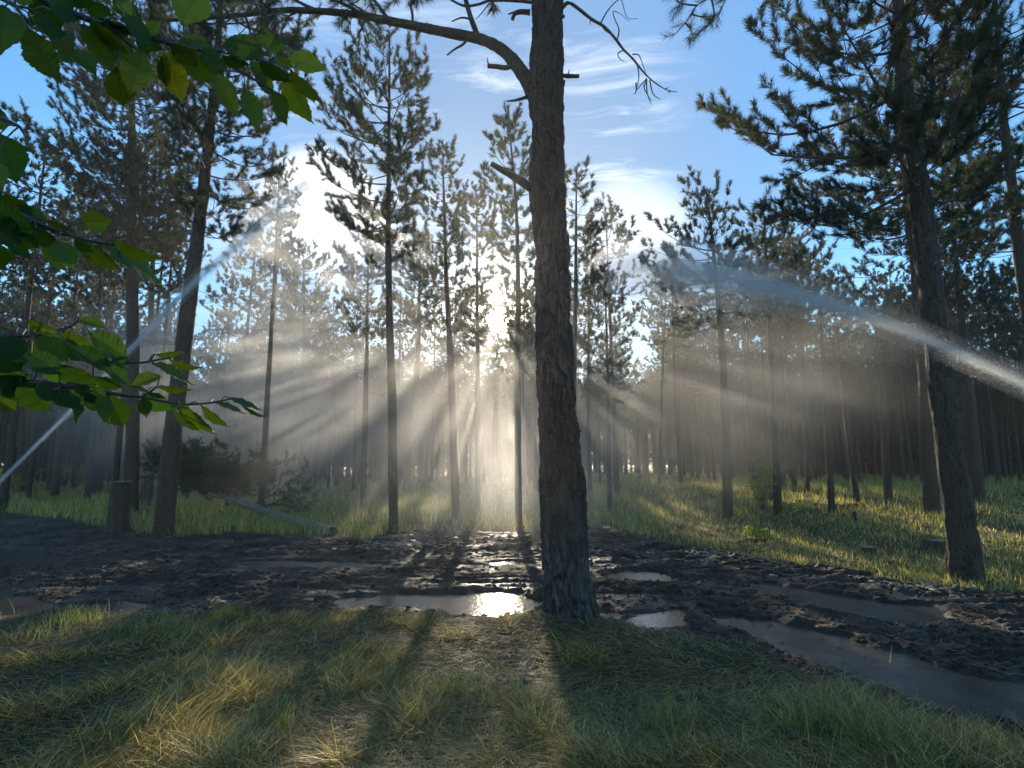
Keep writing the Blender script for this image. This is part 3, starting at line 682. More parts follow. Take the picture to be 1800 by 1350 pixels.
    # thin dead branch at the right
    br([(982, 20), (990, 12), (1000, 5), (1020, 18), (1040, 34), (1062, 47), (1080, 66), (1095, 86), (1112, 103), (1128, 123), (1140, 136), (1155, 148), (1172, 158), (1190, 162)], 4.2, 0.8, dead, 0.5, 6)
    for a in ([(1055, 43), (1066, 22), (1080, 5), (1092, 0), (1098, 20), (1104, 32), (1120, 33)], [(1085, 70), (1088, 52), (1080, 32), (1078, 20), (1090, 24), (1106, 38)], [(1096, 88), (1086, 94), (1090, 104), (1098, 108)],
              [(1038, 34), (1037, 45)], [(1112, 96), (1122, 96), (1128, 108), (1136, 132)], [(1120, 112), (1123, 135), (1117, 165)], [(1118, 145), (1118, 160), (1114, 166)], [(1137, 138), (1126, 150), (1118, 160)],
              [(1136, 138), (1138, 165), (1145, 184)], [(1142, 140), (1148, 165), (1162, 175)], [(1138, 140), (1132, 152), (1140, 170), (1146, 178)], [(1170, 157), (1175, 153)], [(1176, 160), (1178, 164)], [(1075, 60), (1062, 52), (1055, 40)]):
        br(a, 1.5, 0.5, dead, 0.15, 5)
    # live twigs hanging in at the top: left of the trunk and right above the gap
    for a in ([(230, -60), (300, -20), (380, 0), (450, 8), (510, 30)], [(300, -20), (330, 40), (360, 80), (400, 100)], [(380, 0), (420, 40), (470, 60), (510, 70), (535, 70)], [(450, 8), (480, 60), (520, 82)], [(260, -40), (265, 10), (280, 60)],
              [(420, -60), (440, -20), (480, 20), (500, 20)], [(330, 40), (400, 42), (470, 36)], [(290, 36), (260, 60), (240, 100)], [(360, 32), (350, 70), (330, 110)], [(430, 26), (440, 60), (430, 100)], [(300, -50), (360, -30), (430, -10)],
              [(560, -60), (590, -20), (620, 8)], [(620, -60), (640, -20), (655, 12)], [(700, -50), (720, -20), (750, 0)]):
        br(a, 2.6, 1.0, twg, 0.5, 5, tuft=9)
        for _ in range(3):
            q = a[rng.integers(1, len(a))]; e = (q[0] + rng.uniform(-60, 60), q[1] + rng.uniform(-30, 40)); br([q, ((q[0] + e[0]) / 2, (q[1] + e[1]) / 2 - 6), e], 1.6, 0.8, twg, rng.uniform(-0.5, 0.5), 4, tuft=7)
    for a in ([(1330, -60), (1290, -30), (1250, -5), (1225, 10), (1205, 40), (1185, 62)], [(1250, -5), (1255, 25), (1245, 45), (1225, 60)], [(1290, -30), (1275, 0), (1262, 30)], [(1225, 10), (1195, 5), (1180, -10)], [(1200, -50), (1205, -20), (1190, 20)], [(1215, 25), (1235, 30), (1250, 28)], [(1205, 40), (1215, 55), (1210, 66)]):
        br(a, 2.0, 0.8, twg, 0.4, 5, tuft=5)
    # the rest of the crown high above the frame
    Pz = lambda z: np.array([np.interp(z, P[:, 2], P[:, 0]), Yd, z])
    wood2, fol2 = crown(rng, Pz, [9.0, 10.0, 11.5, 12.8], [2.0, 2.2, 1.6, .3], [1.8, 2.0, 1.5, .3], 'mid', whorl=0.5)
    Vt, Tt = tufts(np.array(tp_), np.array(td_), 0.13, 60, 0.13, 0.0036, rng, (0.5, 1.25))
    col = np.ones((len(Vt), 3)) * 0.9
    o = obj('dead_branch', dead.mesh('dead_branch', [BRANCH], B, smooth=True), t)
    wood2.V += twg.V; wood2.Cc += twg.Cc; k0 = wood2.n
    wood2.T += [q + k0 for q in twg.T]; wood2.Q += [q + k0 for q in twg.Q]; wood2.n += twg.n
    obj('crown', folmesh('crown', [(Vt, Tt, col), fol2], B, wood2), t)
    return t
big_pine()

# ---- the wood behind: shared meshes, each tree an object of its own
def proto(seed, H, cb, rad, r0, lod, dead):
    rng = np.random.default_rng(seed)
    k1, k2 = rng.normal() * 0.12, rng.normal() * 0.12
    f = lambda z: np.array([k1 * math.sin(z / H * 3), k2 * math.sin(z / H * 2.2 + 1) - k2 * math.sin(1), z])
    hs = np.linspace(-0.3, H, 9); P = np.array([f(h) for h in hs]); Rr = r0 * np.interp(hs, [0, .3 * H, .75 * H, H], [1, .86, .5, .12])
    zs = np.array([cb, cb + (H - cb) * .2, cb + (H - cb) * .5, cb + (H - cb) * .8, H]); asy = rng.uniform(0.75, 1.25)
    prof = np.array([0.55, 1.0, 0.95, 0.6, 0.12]) * rad
    wood, fol = crown(rng, f, zs, prof * asy, prof / asy, lod, whorl=0.5, dens=0.88)
    deadlimbs(rng, f, H * 0.3, cb + 0.5, dead, 1.1, wood)
    return (trunkmesh(P, Rr, 9, BARK, (0, 0, 0), rings=0.8, seed=seed), folmesh('crown', [fol], (0, 0, 0), wood))
PROTOS = [proto(100 + s, H, cb, rad, r0, 'far', dead) for s, (H, cb, rad, r0, dead) in enumerate([
    (13.2, 8.0, 1.7, .115, 16), (12.2, 7.2, 1.5, .10, 22), (14.0, 9.0, 1.8, .12, 18), (11.2, 6.4, 1.35, .09, 24), (13.0, 8.6, 1.45, .105, 20), (12.4, 7.2, 1.8, .11, 14), (10.2, 6.2, 1.2, .08, 18), (12.8, 4.6, 1.9, .11, 10), (11.8, 5.2, 1.8, .10, 14), (13.6, 5.6, 2.0, .12, 10)])]
def place(x, y, k, sc, rz, lean, la, label, group):
    t = thing('pine_tree', label, 'pine tree', (x, y, float(zbase(x, y)) - 0.02), group)
    t.scale = (sc * 1.0, sc * 1.0, sc); t.rotation_euler = (lean * math.cos(la), lean * math.sin(la), rz)
    for nm, me in zip(('trunk', 'crown'), PROTOS[k]): obj(nm, me, t)
rng = np.random.default_rng(44)
spots = []
SP = 3.15; rows_ = int(88 / SP)
for a in range(rows_):
    for b in range(-40, 41):
        x = b * SP + (a % 2) * SP / 2 + rng.normal() * 0.75; y = 19 + a * SP * 0.92 + rng.normal() * 0.75
        r = math.hypot(x, y); az = math.degrees(math.atan2(x, y))
        if abs(az) > 47: continue
        if r < 22: continue
        if -30 < az < 12 and y < 27: continue
        saz = az - math.degrees(sun_az)
        if (11.2 < az < 14.2 or -30.5 < az < -28.2) and r < 62: continue
        if abs(saz) < 1.1 and 24 < r < 58: continue
        xs = x - math.tan(sun_az) * y
        if r < 38 and rng.random() < 0.42: continue
        if abs(xs) < 1.9 and 30 < y < 60 and rng.random() < 0.22: continue
        if -7.0 < xs < -3.4 and 24 < y < 56 and rng.random() < .45: continue      # the gaps that let the sun down to the ground
        if 4 < xs < 15 and 36 < y < 74 and rng.random() < .35: continue
        if -16 < xs < -8 and 30 < y < 70 and rng.random() < .25: continue
        spots.append((r, x, y, az))
spots.sort()
NIND = 300 - len(HERO) - 1
for r, x, y, az in spots[:NIND]:
    k = int(rng.integers(7, 10)) if r > 46 and rng.random() < .6 else int(rng.integers(0, 7)); sc = rng.uniform(0.88, 1.14)
    zone = 'left of the clearing' if az < -8 else ('in the sunlit middle' if az < 9 else 'right of the clearing')
    dp = 'front rows' if r < 38 else 'deep rows'
    lb = 'slender bare trunked pine in the %s of the wood %s' % (dp, zone)
    place(x, y, k, sc, rng.random() * 6.28, abs(rng.normal()) * 0.022, rng.random() * 6.28, lb, 'pines in the %s of the wood %s' % (dp, zone))
print('spots', len(spots), 'last individual at', spots[min(NIND, len(spots)) - 1][0])
# the farthest trees read as one mass
def far_wood():
    rng = np.random.default_rng(9); Vs, Ts, Cs, Wv, Wq, Wt = [], [], [], [], [], []; n = 0; wn_ = 0
    r_in = spots[min(NIND, len(spots)) - 1][0]
    cand = [(r, x, y) for r, x, y, az in spots[NIND:]]
    for _ in range(750):
        r = rng.uniform(max(75, r_in), 150); az = R(rng.uniform(-50, 50))
        if r > 0: cand.append((r, r * math.sin(az), r * math.cos(az)))
    mbw = MB()
    for r, x, y in cand:
        H = rng.uniform(10.5, 14); z0 = float(zbase(x, y)); lx = rng.normal() * 0.3
        addtube(mbw, np.array([[x, y, z0 - .2], [x + lx * .3, y, z0 + H * .5], [x + lx, y, z0 + H]]), np.array([.13, .10, .03]), 5)
        nt_ = 250; lo_ = 0.5 if r < 80 else (0.10 if r < 105 else 0.02); u = rng.random(nt_); zc = z0 + H * (lo_ + (1.01 - lo_) * u); rad = 1.5 * np.interp(u, [0, .25, .6, 1], [.6, 1, .8, .12]) * np.sqrt(rng.random(nt_)); th = rng.random(nt_) * 6.28
        P_ = np.stack([x + lx + rad * np.cos(th), y + rad * np.sin(th), zc], -1); D_ = np.stack([np.cos(th), np.sin(th), 0.6 + 0 * th], -1) + rng.normal(size=(nt_, 3)) * .4
        V, T = tufts(P_, D_, 0.2, 5, 0.42, 0.10, rng); Vs.append(V); Ts.append(T + n); n += len(V)
    me = mesh_np('distant_wood', np.concatenate(Vs), np.concatenate(Ts), mats=[NEEDLE], color=np.ones((n, 3)) * 0.95)
    o = obj('distant_wood', me); tag(o, 'far mass of pine crowns and trunks closing off the wood', 'wood', None, 'stuff')
    obj('trunks', mbw.mesh('trunks', [BARK], smooth=True), o)['kind'] = 'stuff'
far_wood()

# ------------------------------------------------------------------ grass
def blades(x, y, z, h, wd, lean, la, curl, segs, col, rng):
    n = len(x); s = np.linspace(0, 1, segs + 1)
    dx, dy = np.cos(la), np.sin(la)
    phi = lean[:, None] + curl[:, None] * s[None, :]                 # angle from vertical along the blade
    ds = h[:, None] / segs
    hx = np.cumsum(np.sin(phi), 1) * ds; hz = np.cumsum(np.cos(phi), 1) * ds
    hx = np.concatenate([np.zeros((n, 1)), hx[:, :-1]], 1); hz = np.concatenate([np.zeros((n, 1)), hz[:, :-1]], 1)
    hz = np.maximum(hz, 0.008 + 0.02 * s[None, :])
    cxp = x[:, None] + dx[:, None] * hx; cyp = y[:, None] + dy[:, None] * hx; czp = z[:, None] + hz
    ww = wd[:, None] * (1 - s[None, :] ** 1.6) * 0.5 + 0.0003
    tw = la + math.pi / 2 + rng.normal(size=n) * 0.6; sx, sy = np.cos(tw)[:, None], np.sin(tw)[:, None]
    V = np.stack([np.stack([cxp - sx * ww, cyp - sy * ww, czp], -1), np.stack([cxp + sx * ww, cyp + sy * ww, czp], -1)], 2)  # n, s, 2, 3
    m = (segs + 1) * 2; b = (np.arange(n) * m)[:, None]; k = np.arange(segs)[None, :] * 2
    Qd = np.stack([b + k, b + k + 1, b + k + 3, b + k + 2], -1).reshape(-1, 4)
    return V.reshape(-1, 3), Qd, np.repeat(col, m, axis=0)
def grasscol(rng, n, straw, x, y):
    g = np.array([0.082, 0.098, 0.032]); d = np.array([0.045, 0.075, 0.03]); s = np.array([0.25, 0.225, 0.13]); b = np.array([0.10, 0.085, 0.05])
    u = rng.random(n) + 0.9 * (fbm(x * 0.8, y * 0.8, 4.4, 3) - 0.5) ; c = np.where((u < 0.75)[:, None], g, d)
    st = rng.random(n) < straw; c = np.where(st[:, None], s, c); br_ = rng.random(n) < straw * 0.5; c = np.where(br_[:, None], b, c)
    return c * rng.uniform(0.65, 1.35, n)[:, None]
def sector(rng, n, r0, r1, a0, a1, power=1.0):
    r = np.exp(rng.uniform(math.log(r0), math.log(r1), n)) if power == 1 else np.sqrt(rng.uniform(r0 ** 2, r1 ** 2, n))
    a = np.radians(rng.uniform(a0, a1, n)); return r * np.sin(a), r * np.cos(a)
def grass_near():
    rng = np.random.default_rng(21); x, y = sector(rng, 230000, 2.4, 8.2, -56, 54, 1)
    m = mudmask(x, y); clump = fbm(x * 1.8, y * 1.8, 6.1, 3)
    keep = (rng.random(len(x)) > m * 0.975) & (rng.random(len(x)) < 0.45 + 1.1 * (clump - 0.3)); x, y, clump = x[keep], y[keep], clump[keep]
    dt = np.hypot(x - BIGB[0], y - BIGB[1]); kk = rng.random(len(x)) < np.clip((dt - 0.22) / 0.6, 0.03, 1); x, y, clump = x[kk], y[kk], clump[kk]
    n = len(x); z = zground(x, y) - 0.005
    flow = 6.28 * fbm(x * 0.55, y * 0.55, 11.0, 2) * 2.0; la = flow + rng.normal(size=n) * 1.3
    tall = sstep(0.5, 0.68, clump)
    h = rng.uniform(0.08, 0.24, n) * (0.8 + 0.4 * tall) * np.interp(np.hypot(x, y), [5, 7], [1, .65]); lean = np.abs(rng.normal(size=n) * 0.30) + 1.12 - 0.40 * tall; curl = rng.uniform(0.0, 0.9, n)
    wd = rng.uniform(0.0030, 0.0068, n)
    V, Qd, c = blades(x, y, z, h, wd, lean, la, curl, 5, grasscol(rng, n, 0.60, x, y) * np.array([2.4, 1.95, 1.2]), rng)
    # bright tufts along the edge of the mud
    ox, oy = [], []
    for px, py, k, s in ((120, 1100, 200, .20), (400, 1092, 200, .10), (60, 1130, 160, .25), (330, 1115, 220, .20), (240, 1120, 150, .25), (460, 1100, 60, .1), (1440, 1290, 240, .12), (1560, 1320, 300, .16), (800, 1230, 160, .1), (1180, 1290, 200, .12), (480, 1290, 160, .10)):
        p = G(px, py); ox.append(p[0] + rng.normal(size=k) * s); oy.append(p[1] + rng.normal(size=k) * s * .6)
    x2, y2 = np.concatenate(ox), np.concatenate(oy); n2 = len(x2)
    c2 = np.array([0.17, 0.19, 0.05]) * rng.uniform(.7, 1.4, n2)[:, None]
    V2, Q2, c2 = blades(x2, y2, zground(x2, y2) - .005, rng.uniform(.10, .24, n2), rng.uniform(.003, .0055, n2), np.abs(rng.normal(size=n2)) * .35, rng.random(n2) * 6.28, rng.uniform(.3, 1.2, n2), 5, c2, rng)
    # long dry stems that stick out
    k = 70; x3, y3 = sector(rng, k, 3.2, 7.0, -48, 46); kp = mudmask(x3, y3) < .6; x3, y3 = x3[kp], y3[kp]; n3 = len(x3)
    V3, Q3, c3 = blades(x3, y3, zground(x3, y3), rng.uniform(.3, .55, n3), np.full(n3, .004), np.abs(rng.normal(size=n3)) * .6, rng.random(n3) * 6.28, rng.uniform(.2, .9, n3), 6, np.ones((n3, 1)) * np.array([.26, .21, .11]), rng)
    Vv = np.concatenate([V, V2, V3]); Qq = np.concatenate([Qd, Q2 + len(V), Q3 + len(V) + len(V2)]); Cc = np.concatenate([c, c2, c3])
    tag(obj('grass', mesh_np('grass', Vv, quads=Qq, mats=[GRASSM], color=Cc)), 'matted long grass and straw in front of the mud', 'grass', None, 'stuff')
grass_near()
def grass_far():
    rng = np.random.default_rng(22); x, y = sector(rng, 330000, 8.5, 75, -50, 50, 1)
    m = mudmask(x, y); cl = fbm(x * 0.7, y * 0.7, 7.7, 3); right = sstep(1.0, 5.0, x) * sstep(24, 12, y)
    keep = (rng.random(len(x)) > m * 1.1) & (rng.random(len(x)) < 0.30 + 1.5 * (cl - 0.3)); x, y, cl, right = x[keep], y[keep], cl[keep], right[keep]
    n = len(x); z = zground(x, y) - .01; r = np.hypot(x, y)
    h = rng.uniform(.18, .42, n) * (0.55 + 0.9 * cl) * (1 - 0.62 * right); wd = 0.0028 + 0.00045 * r * rng.uniform(.6, 1.3, n)
    straw = np.where(right > .5, 1, 0)
    c = grasscol(rng, n, 0.34, x, y) * np.array([2.6, 2.25, 1.3])
    V, Qd, c = blades(x, y, z, h, wd, np.abs(rng.normal(size=n)) * (.28 + .3 * right), rng.random(n) * 6.28, rng.uniform(.2, 1.0, n), 3, c, rng)
    tag(obj('meadow_grass', mesh_np('meadow_grass', V, quads=Qd, mats=[GRASSM], color=c)), 'pale green seeding grass covering the ground under the pines', 'grass', None, 'stuff')
grass_far()

# ------------------------------------------------------------------ debris on the mud, twigs in the grass (uncountable litter)
def litter():
    rng = np.random.default_rng(31); mb = MB(); k = 5500
    PX = rng.uniform(-60, 1860, k); PY = np.where(rng.random(k) < .75, rng.uniform(935, 1290, k), rng.uniform(1090, 1330, k))
    dd = FW[None] + RT[None] * ((PX - 900) / F)[:, None] - UP[None] * ((PY - 675) / F)[:, None]; tt = -CAMZ / dd[:, 2]; XX = dd[:, 0] * tt; YY = dd[:, 1] * tt
    ZZ = zground(XX, YY); PDd = puddepth(XX, YY)
    for x, y, z, pw in zip(XX, YY, ZZ, PDd):
        if y > 17 or (pw > .3 and rng.random() < .93): continue
        L_ = rng.uniform(.03, .16) * (1.6 if rng.random() < .15 else 1); a = rng.random() * 6.28; z = z + .004
        z = max(z, float(zbase(x, y)) + WL + .003)
        P = np.array([[x, y, z], [x + math.cos(a) * L_ * .5, y + math.sin(a) * L_ * .5, z + rng.uniform(0, .02)], [x + math.cos(a + .25) * L_, y + math.sin(a + .25) * L_, z + rng.uniform(0, .05)]])
        addtube(mb, P, np.array([1, .8, .4]) * rng.uniform(.0015, .005), 4, np.array([1, 1, 1]))
    tag(obj('twig_litter', mb.mesh('twig_litter', [STICK])), 'scattered twigs and needles trodden into the mud', 'litter', None, 'stuff')
litter()
def clods():
    rng = np.random.default_rng(33); Vs = []; Ts = []; n = 0
    ic = np.array([(0, 0, 1), (.89, 0, .45), (.28, .85, .45), (-.72, .53, .45), (-.72, -.53, .45), (.28, -.85, .45), (.72, .53, -.45), (-.28, .85, -.45), (-.89, 0, -.45), (-.28, -.85, -.45), (.72, -.53, -.45), (0, 0, -1)])
    fc = np.array([(0, 1, 2), (0, 2, 3), (0, 3, 4), (0, 4, 5), (0, 5, 1), (1, 6, 2), (2, 7, 3), (3, 8, 4), (4, 9, 5), (5, 10, 1), (6, 7, 2), (7, 8, 3), (8, 9, 4), (9, 10, 5), (10, 6, 1), (11, 7, 6), (11, 8, 7), (11, 9, 8), (11, 10, 9), (11, 6, 10)])
    k = 20000; px = rng.uniform(-80, 1880, k); py = rng.uniform(925, 1300, k)
    dd = FW[None] + RT[None] * ((px - 900) / F)[:, None] - UP[None] * ((py - 675) / F)[:, None]; tt = -CAMZ / dd[:, 2]; x = dd[:, 0] * tt; y = dd[:, 1] * tt
    m = (mudmask(x, y) > .6) & (y < 18) & (puddepth(x, y) < .3); x, y = x[m], y[m]; z = zground(x, y); r = rng.uniform(.006, .035, len(x)) * rng.random(len(x)) ** .5 * (0.6 + y / 14)
    for a in range(len(x)):
        V = ic * (1 + rng.normal(size=(12, 1)) * .22) * np.array([1.2, 1, .6]) * r[a] + (x[a], y[a], z[a]); Vs.append(V); Ts.append(fc + n); n += 12
    me = mesh_np('mud_clods', np.concatenate(Vs), np.concatenate(Ts), mats=[GROUND], attrs={'mud': np.ones(n)})
    tag(obj('mud_clods', me), 'churned clods of dark wet mud between the ruts', 'mud', None, 'stuff')
clods()

# ------------------------------------------------------------------ single objects on the ground
def stick(label, pts, r0, r1, z_up=0.02, name='stick', cat='stick', forks=(), mat=STICK, group='loose sticks lying on the ground', sides=7):
    P = np.array([[*G(a, b)[:2], 0] for a, b in pts]); zz = [max(gz(p[0], p[1]), float(zbase(p[0], p[1])) + WL) for p in P]
    P[:, 2] = np.array(zz) + r0 * 0.8 + np.linspace(0, z_up, len(P)); B = P[0].copy(); rng = np.random.default_rng(int(pts[0][0]))
    mb = MB(); Pn, Rn = resample(P, np.linspace(r0, r1, len(P)), 0.06); Pn = Pn + rng.normal(size=Pn.shape) * r0 * .25; addtube(mb, Pn, Rn, sides)
    for f in forks:
        i0 = int(f * (len(Pn) - 1)); d = (Pn[-1] - Pn[0]); d = d / np.linalg.norm(d); s = np.array([-d[1], d[0], .35]) * rng.choice([-1, 1]); l_ = np.linalg.norm(P[-1] - P[0]) * .25
        addtube(mb, np.array([Pn[i0], Pn[i0] + (d * .6 + s) * l_ * .5, Pn[i0] + (d * .9 + s) * l_]), np.array([r1 * .9, r1 * .7, r1 * .3]), 5)
    o = obj(name, mb.mesh(name, [mat], B, smooth=True), None, B); tag(o, label, cat, group); return o
stick('grey stick with a fork lying on the grass just in front of the left puddles', [(688, 1090), (710, 1088), (735, 1084)], .010, .006, forks=(.4,))
stick('short upright twig poking out of the grass below the bright puddle', [(682, 1092), (690, 1102), (698, 1112)], .007, .003)
stick('pale dry stalk leaning in the grass at the lower left of the big pine foot', [(915, 1222), (925, 1200), (936, 1175)], .009, .004, .10)
stick('pale twig lying in the grass at the bottom right of centre', [(1205, 1302), (1225, 1290), (1245, 1277)], .008, .004)
stick('thin dark twig in the middle of the front grass', [(380, 1160), (400, 1163), (418, 1170)], .006, .003, forks=(.3, .6))
stick('short curved branch floating at the edge of the right puddle', [(1372, 1046), (1390, 1050), (1410, 1046)], .022, .010, .05, name='branch', cat='branch', forks=(.5,))
stick('long thin branch lying across the grass right of the muddy path', [(1362, 988), (1395, 998), (1425, 1012)], .014, .006, forks=(.3, .7))
stick('straight thin pole lying flat right of the big trunk', [(1090, 970), (1120, 972), (1150, 974)], .018, .010)
stick('pale stick on the far mud edge left of the big trunk', [(905, 928), (930, 930), (955, 929)], .014, .008)
stick('broken branch on the mud bank below the fallen log', [(560, 1018), (590, 1030), (600, 1036)], .012, .005, forks=(.5,))
stick('dead branch half sunk in the near left mud', [(515, 1090), (470, 1088), (440, 1086)], .012, .006)
stick('bent grey stick among the bark bits on the mound behind the puddle', [(740, 958), (765, 962), (790, 956)], .016, .006, forks=(.3, .6))
stick('weathered short log beside the yellow green weed', [(1297, 962), (1320, 958), (1345, 956)], .055, .045, .0, name='log', cat='log', mat=BARK, group='logs lying in the grass', sides=12)
stick('low dark log in front of the right hand wood', [(1465, 895), (1490, 893), (1520, 893)], .07, .05, .0, name='log', cat='log', mat=BARK, group='logs lying in the grass', sides=12)
stick('pale broken stick in the grass left of the right hand big trunk', [(1642, 985), (1655, 990), (1664, 996)], .02, .012, .02)
def stump(label, px, py, hpx, wpx, seed, ragged=0.02, lean=(0, 0), flare=.45):
    B = G(px, py); B[2] = gz(B[0], B[1]); Yd = B[1]; h = hpx / F * Yd; r = .5 * wpx / F * Yd
    t = thing('tree_stump', label, 'tree stump', B)
    P = np.array([[0, 0, -.15], [lean[0] * .5, lean[1], h * .5], [lean[0], lean[1], h]]) + B
    me = trunkmesh(P, np.array([r * 1.05, r, r * .97]), 48, BARK, B, flare=flare, disp=min(.02, r * .1), rings=.03, seed=seed)
    obj('trunk', me, t)
    th = np.linspace(0, 6.283, 33)[:-1]; rr = r * .90; V = [(lean[0], lean[1], h + .012)] + [(lean[0] + rr * math.cos(a), lean[1] + rr * math.sin(a), h + .006 + .004 * math.sin(3 * a)) for a in th]
    V += [(lean[0] + rr * math.cos(a), lean[1] + rr * math.sin(a), h - .03) for a in th]
    T = [(0, 1 + k, 1 + (k + 1) % 32) for k in range(32)]; Qd = [(1 + k, 33 + k, 33 + (k + 1) % 32, 1 + (k + 1) % 32) for k in range(32)]
    obj('cut_face', mesh_np('cut_face', V, T, Qd, [CUT]), t); return t
stump('waist high sawn stump at the left edge of the mud', 206, 940, 88, 31, 2.2)
stump('small low stump in the grass left of the rotten one', 1527, 975, 10, 18, 5.1)
stump('dark rotten stump with roots beside the right hand big trunk', 1648, 968, 14, 30, 6.3, flare=.9)
stump('thin broken snag standing in the grass before the right hand wood', 1503, 918, 16, 5, 7.7)
def rootheap(label, px, py, n, spread, seed, r=.02):
    rng = np.random.default_rng(seed); B = G(px, py); B[2] = gz(B[0], B[1]); mb = MB()
    for _ in range(n):
        a = rng.random() * 6.28; L_ = spread * rng.uniform(.4, 1); p0 = rng.normal(size=3) * np.array([spread * .4, spread * .3, .03]) + (0, 0, .06)
        d = np.array([math.cos(a), math.sin(a) * .6, rng.uniform(-.1, .45)])
        P = np.array([p0, p0 + d * L_ * .5 + rng.normal(size=3) * .05, p0 + d * L_ + np.array([0, 0, -.08])]); P[:, 2] = np.maximum(P[:, 2], .01)
        Pn, Rn = resample(P, np.array([1, .7, .3]) * r * rng.uniform(.4, 1.2), .08); addtube(mb, Pn, Rn, 5)
    o = obj('brushwood', mb.mesh('brushwood', [STICK], smooth=True), None, B); tag(o, label, 'brushwood'); return o
rootheap('tangle of roots and broken sticks on the mud mound behind the bright puddle', 740, 955, 60, .55, 3, .014)
rootheap('heap of dark twigs at the foot of the leaning pine and the sawn stump', 250, 930, 60, .7, 4, .012)
rootheap('scatter of broken sticks right of the misty path', 1320, 975, 40, .7, 5, .012)
def chips(label, px, py, n, spread, seed):
    rng = np.random.default_rng(seed); B = G(px, py); Vs = []; Qs = []; k = 0
    for _ in range(n):
        x, y = B[0] + rng.normal() * spread, B[1] + rng.normal() * spread * .6; z = gz(x, y) + .012; a = rng.random() * 6.28; l_, w_ = rng.uniform(.02, .07), rng.uniform(.01, .025)
        u = np.array([math.cos(a), math.sin(a), rng.normal() * .3]); v = np.array([-math.sin(a), math.cos(a), rng.normal() * .3]); c = np.array([x, y, z]); th = np.array([0, 0, .006])
        q = [c - u * l_ - v * w_, c + u * l_ - v * w_ * .6, c + u * l_ * .8 + v * w_, c - u * l_ + v * w_ * .7]; Vs += [p - th for p in q] + [p + th for p in q]
        Qs += [(k + 4, k + 5, k + 6, k + 7), (k, k + 3, k + 2, k + 1), (k, k + 1, k + 5, k + 4), (k + 1, k + 2, k + 6, k + 5), (k + 2, k + 3, k + 7, k + 6), (k + 3, k, k + 4, k + 7)]; k += 8
    tag(obj('bark_chips', mesh_np('bark_chips', np.array(Vs), quads=Qs, mats=[CHIP])), label, 'bark chips', None, 'stuff')
chips('pale bark chips on the mound behind the bright puddle', 720, 962, 160, .5, 8)
chips('pale bark chips on the mud left of the right hand big trunk', 1605, 1038, 90, .30, 9)
chips('wood chips strewn in the grass right of the misty path', 1330, 985, 200, .8, 10)

# ---- fallen pine
def fallen():
    rng = np.random.default_rng(61)
    A = G(584, 943); A[2] = gz(A[0], A[1]) + .05
    pp = [A, at(540, 922, A[1] + .9), at(480, 903, A[1] + 2.2), at(425, 884, A[1] + 3.6), at(380, 866, A[1] + 5.0), at(340, 850, A[1] + 6.8), at(300, 836, A[1] + 7.8)]
    P = np.array(pp); B = A.copy(); B[2] -= .05
    t = thing('fallen_pine', 'fallen pine lying in the grass between the leaning pine and a thin misty trunk', 'fallen tree', B)
    mb = MB(); Pn, Rn = resample(P, np.array([.135, .125, .11, .09, .075, .05, .02]), .07); Rn = Rn * (1 + .08 * (fbm(np.arange(len(Rn)) * .5, 3.3) - .5)); addtube(mb, Pn, Rn, 16)
    obj('trunk', mb.mesh('trunk', [BARK_PALE], B, smooth=True), t)
    wood = MB(); SPp = []; SDd = []
    def limb(p0, d, L_, nlat=9):
        s = np.linspace(0, 1, 6)[:, None]; Pl = p0 + d * L_ * s + np.array([0, 0, 1]) * (0.12 * L_ * s ** 2) + np.cumsum(rng.normal(size=(6, 3)) * .02 * L_, 0)
        Pl[:, 2] = np.maximum(Pl[:, 2], zbase(Pl[:, 0], Pl[:, 1]) + .05); addtube(wood, Pl, (.008 + .008 * L_) * (1 - .8 * s[:, 0]), 5)
        for k in range(nlat):
            u = rng.uniform(.25, 1); i0 = min(int(u * 5), 4); q0 = Pl[i0] + (Pl[i0 + 1] - Pl[i0]) * (u * 5 - i0); dd = d + rng.normal(size=3) * .75; dd /= np.linalg.norm(dd); ll = .35 * L_ * (1.2 - u) + .15
            q1 = q0 + dd * ll; q1[2] = max(q1[2], zbase(q1[0], q1[1]) + .04); addtube(wood, np.array([q0, (q0 + q1) / 2 + (0, 0, .03), q1]), np.array([.006, .004, .002]), 3)
            for v in np.linspace(.4, 1, 4): SPp.append(q0 + (q1 - q0) * v); SDd.append(dd + rng.normal(size=3) * .5 + (0, 0, .3))
    for k in range(85):
        u = rng.uniform(.52, 1.0); i0 = int(u * (len(Pn) - 1)); az = rng.random() * 6.28; d = np.array([math.cos(az) * 1.0, math.sin(az) * .7, rng.uniform(.15, 1.1)]); d /= np.linalg.norm(d)
        limb(Pn[i0], d, rng.uniform(.8, 1.9) * (1.15 - .35 * u), 9)
    # the sprigs right of the log
    for px0, py0, px1, py1 in ((440, 893, 530, 838), (430, 890, 545, 892), (470, 905, 500, 820), (450, 898, 552, 870), (405, 884, 470, 830)):
        a = at(px0, py0, A[1] + 3.3); b = at(px1, py1, A[1] + 3.2 + rng.uniform(-.5, .5)); d = b - a; L_ = np.linalg.norm(d); limb(a, d / L_, L_, 8)
    V, T = tufts(np.array(SPp), np.array(SDd), .15, 30, .14, .013, rng); obj('crown', folmesh('crown', [(V, T, np.ones((len(V), 3)) * np.array([1.0, 1.35, 1.5]))], B, wood), t)
fallen()

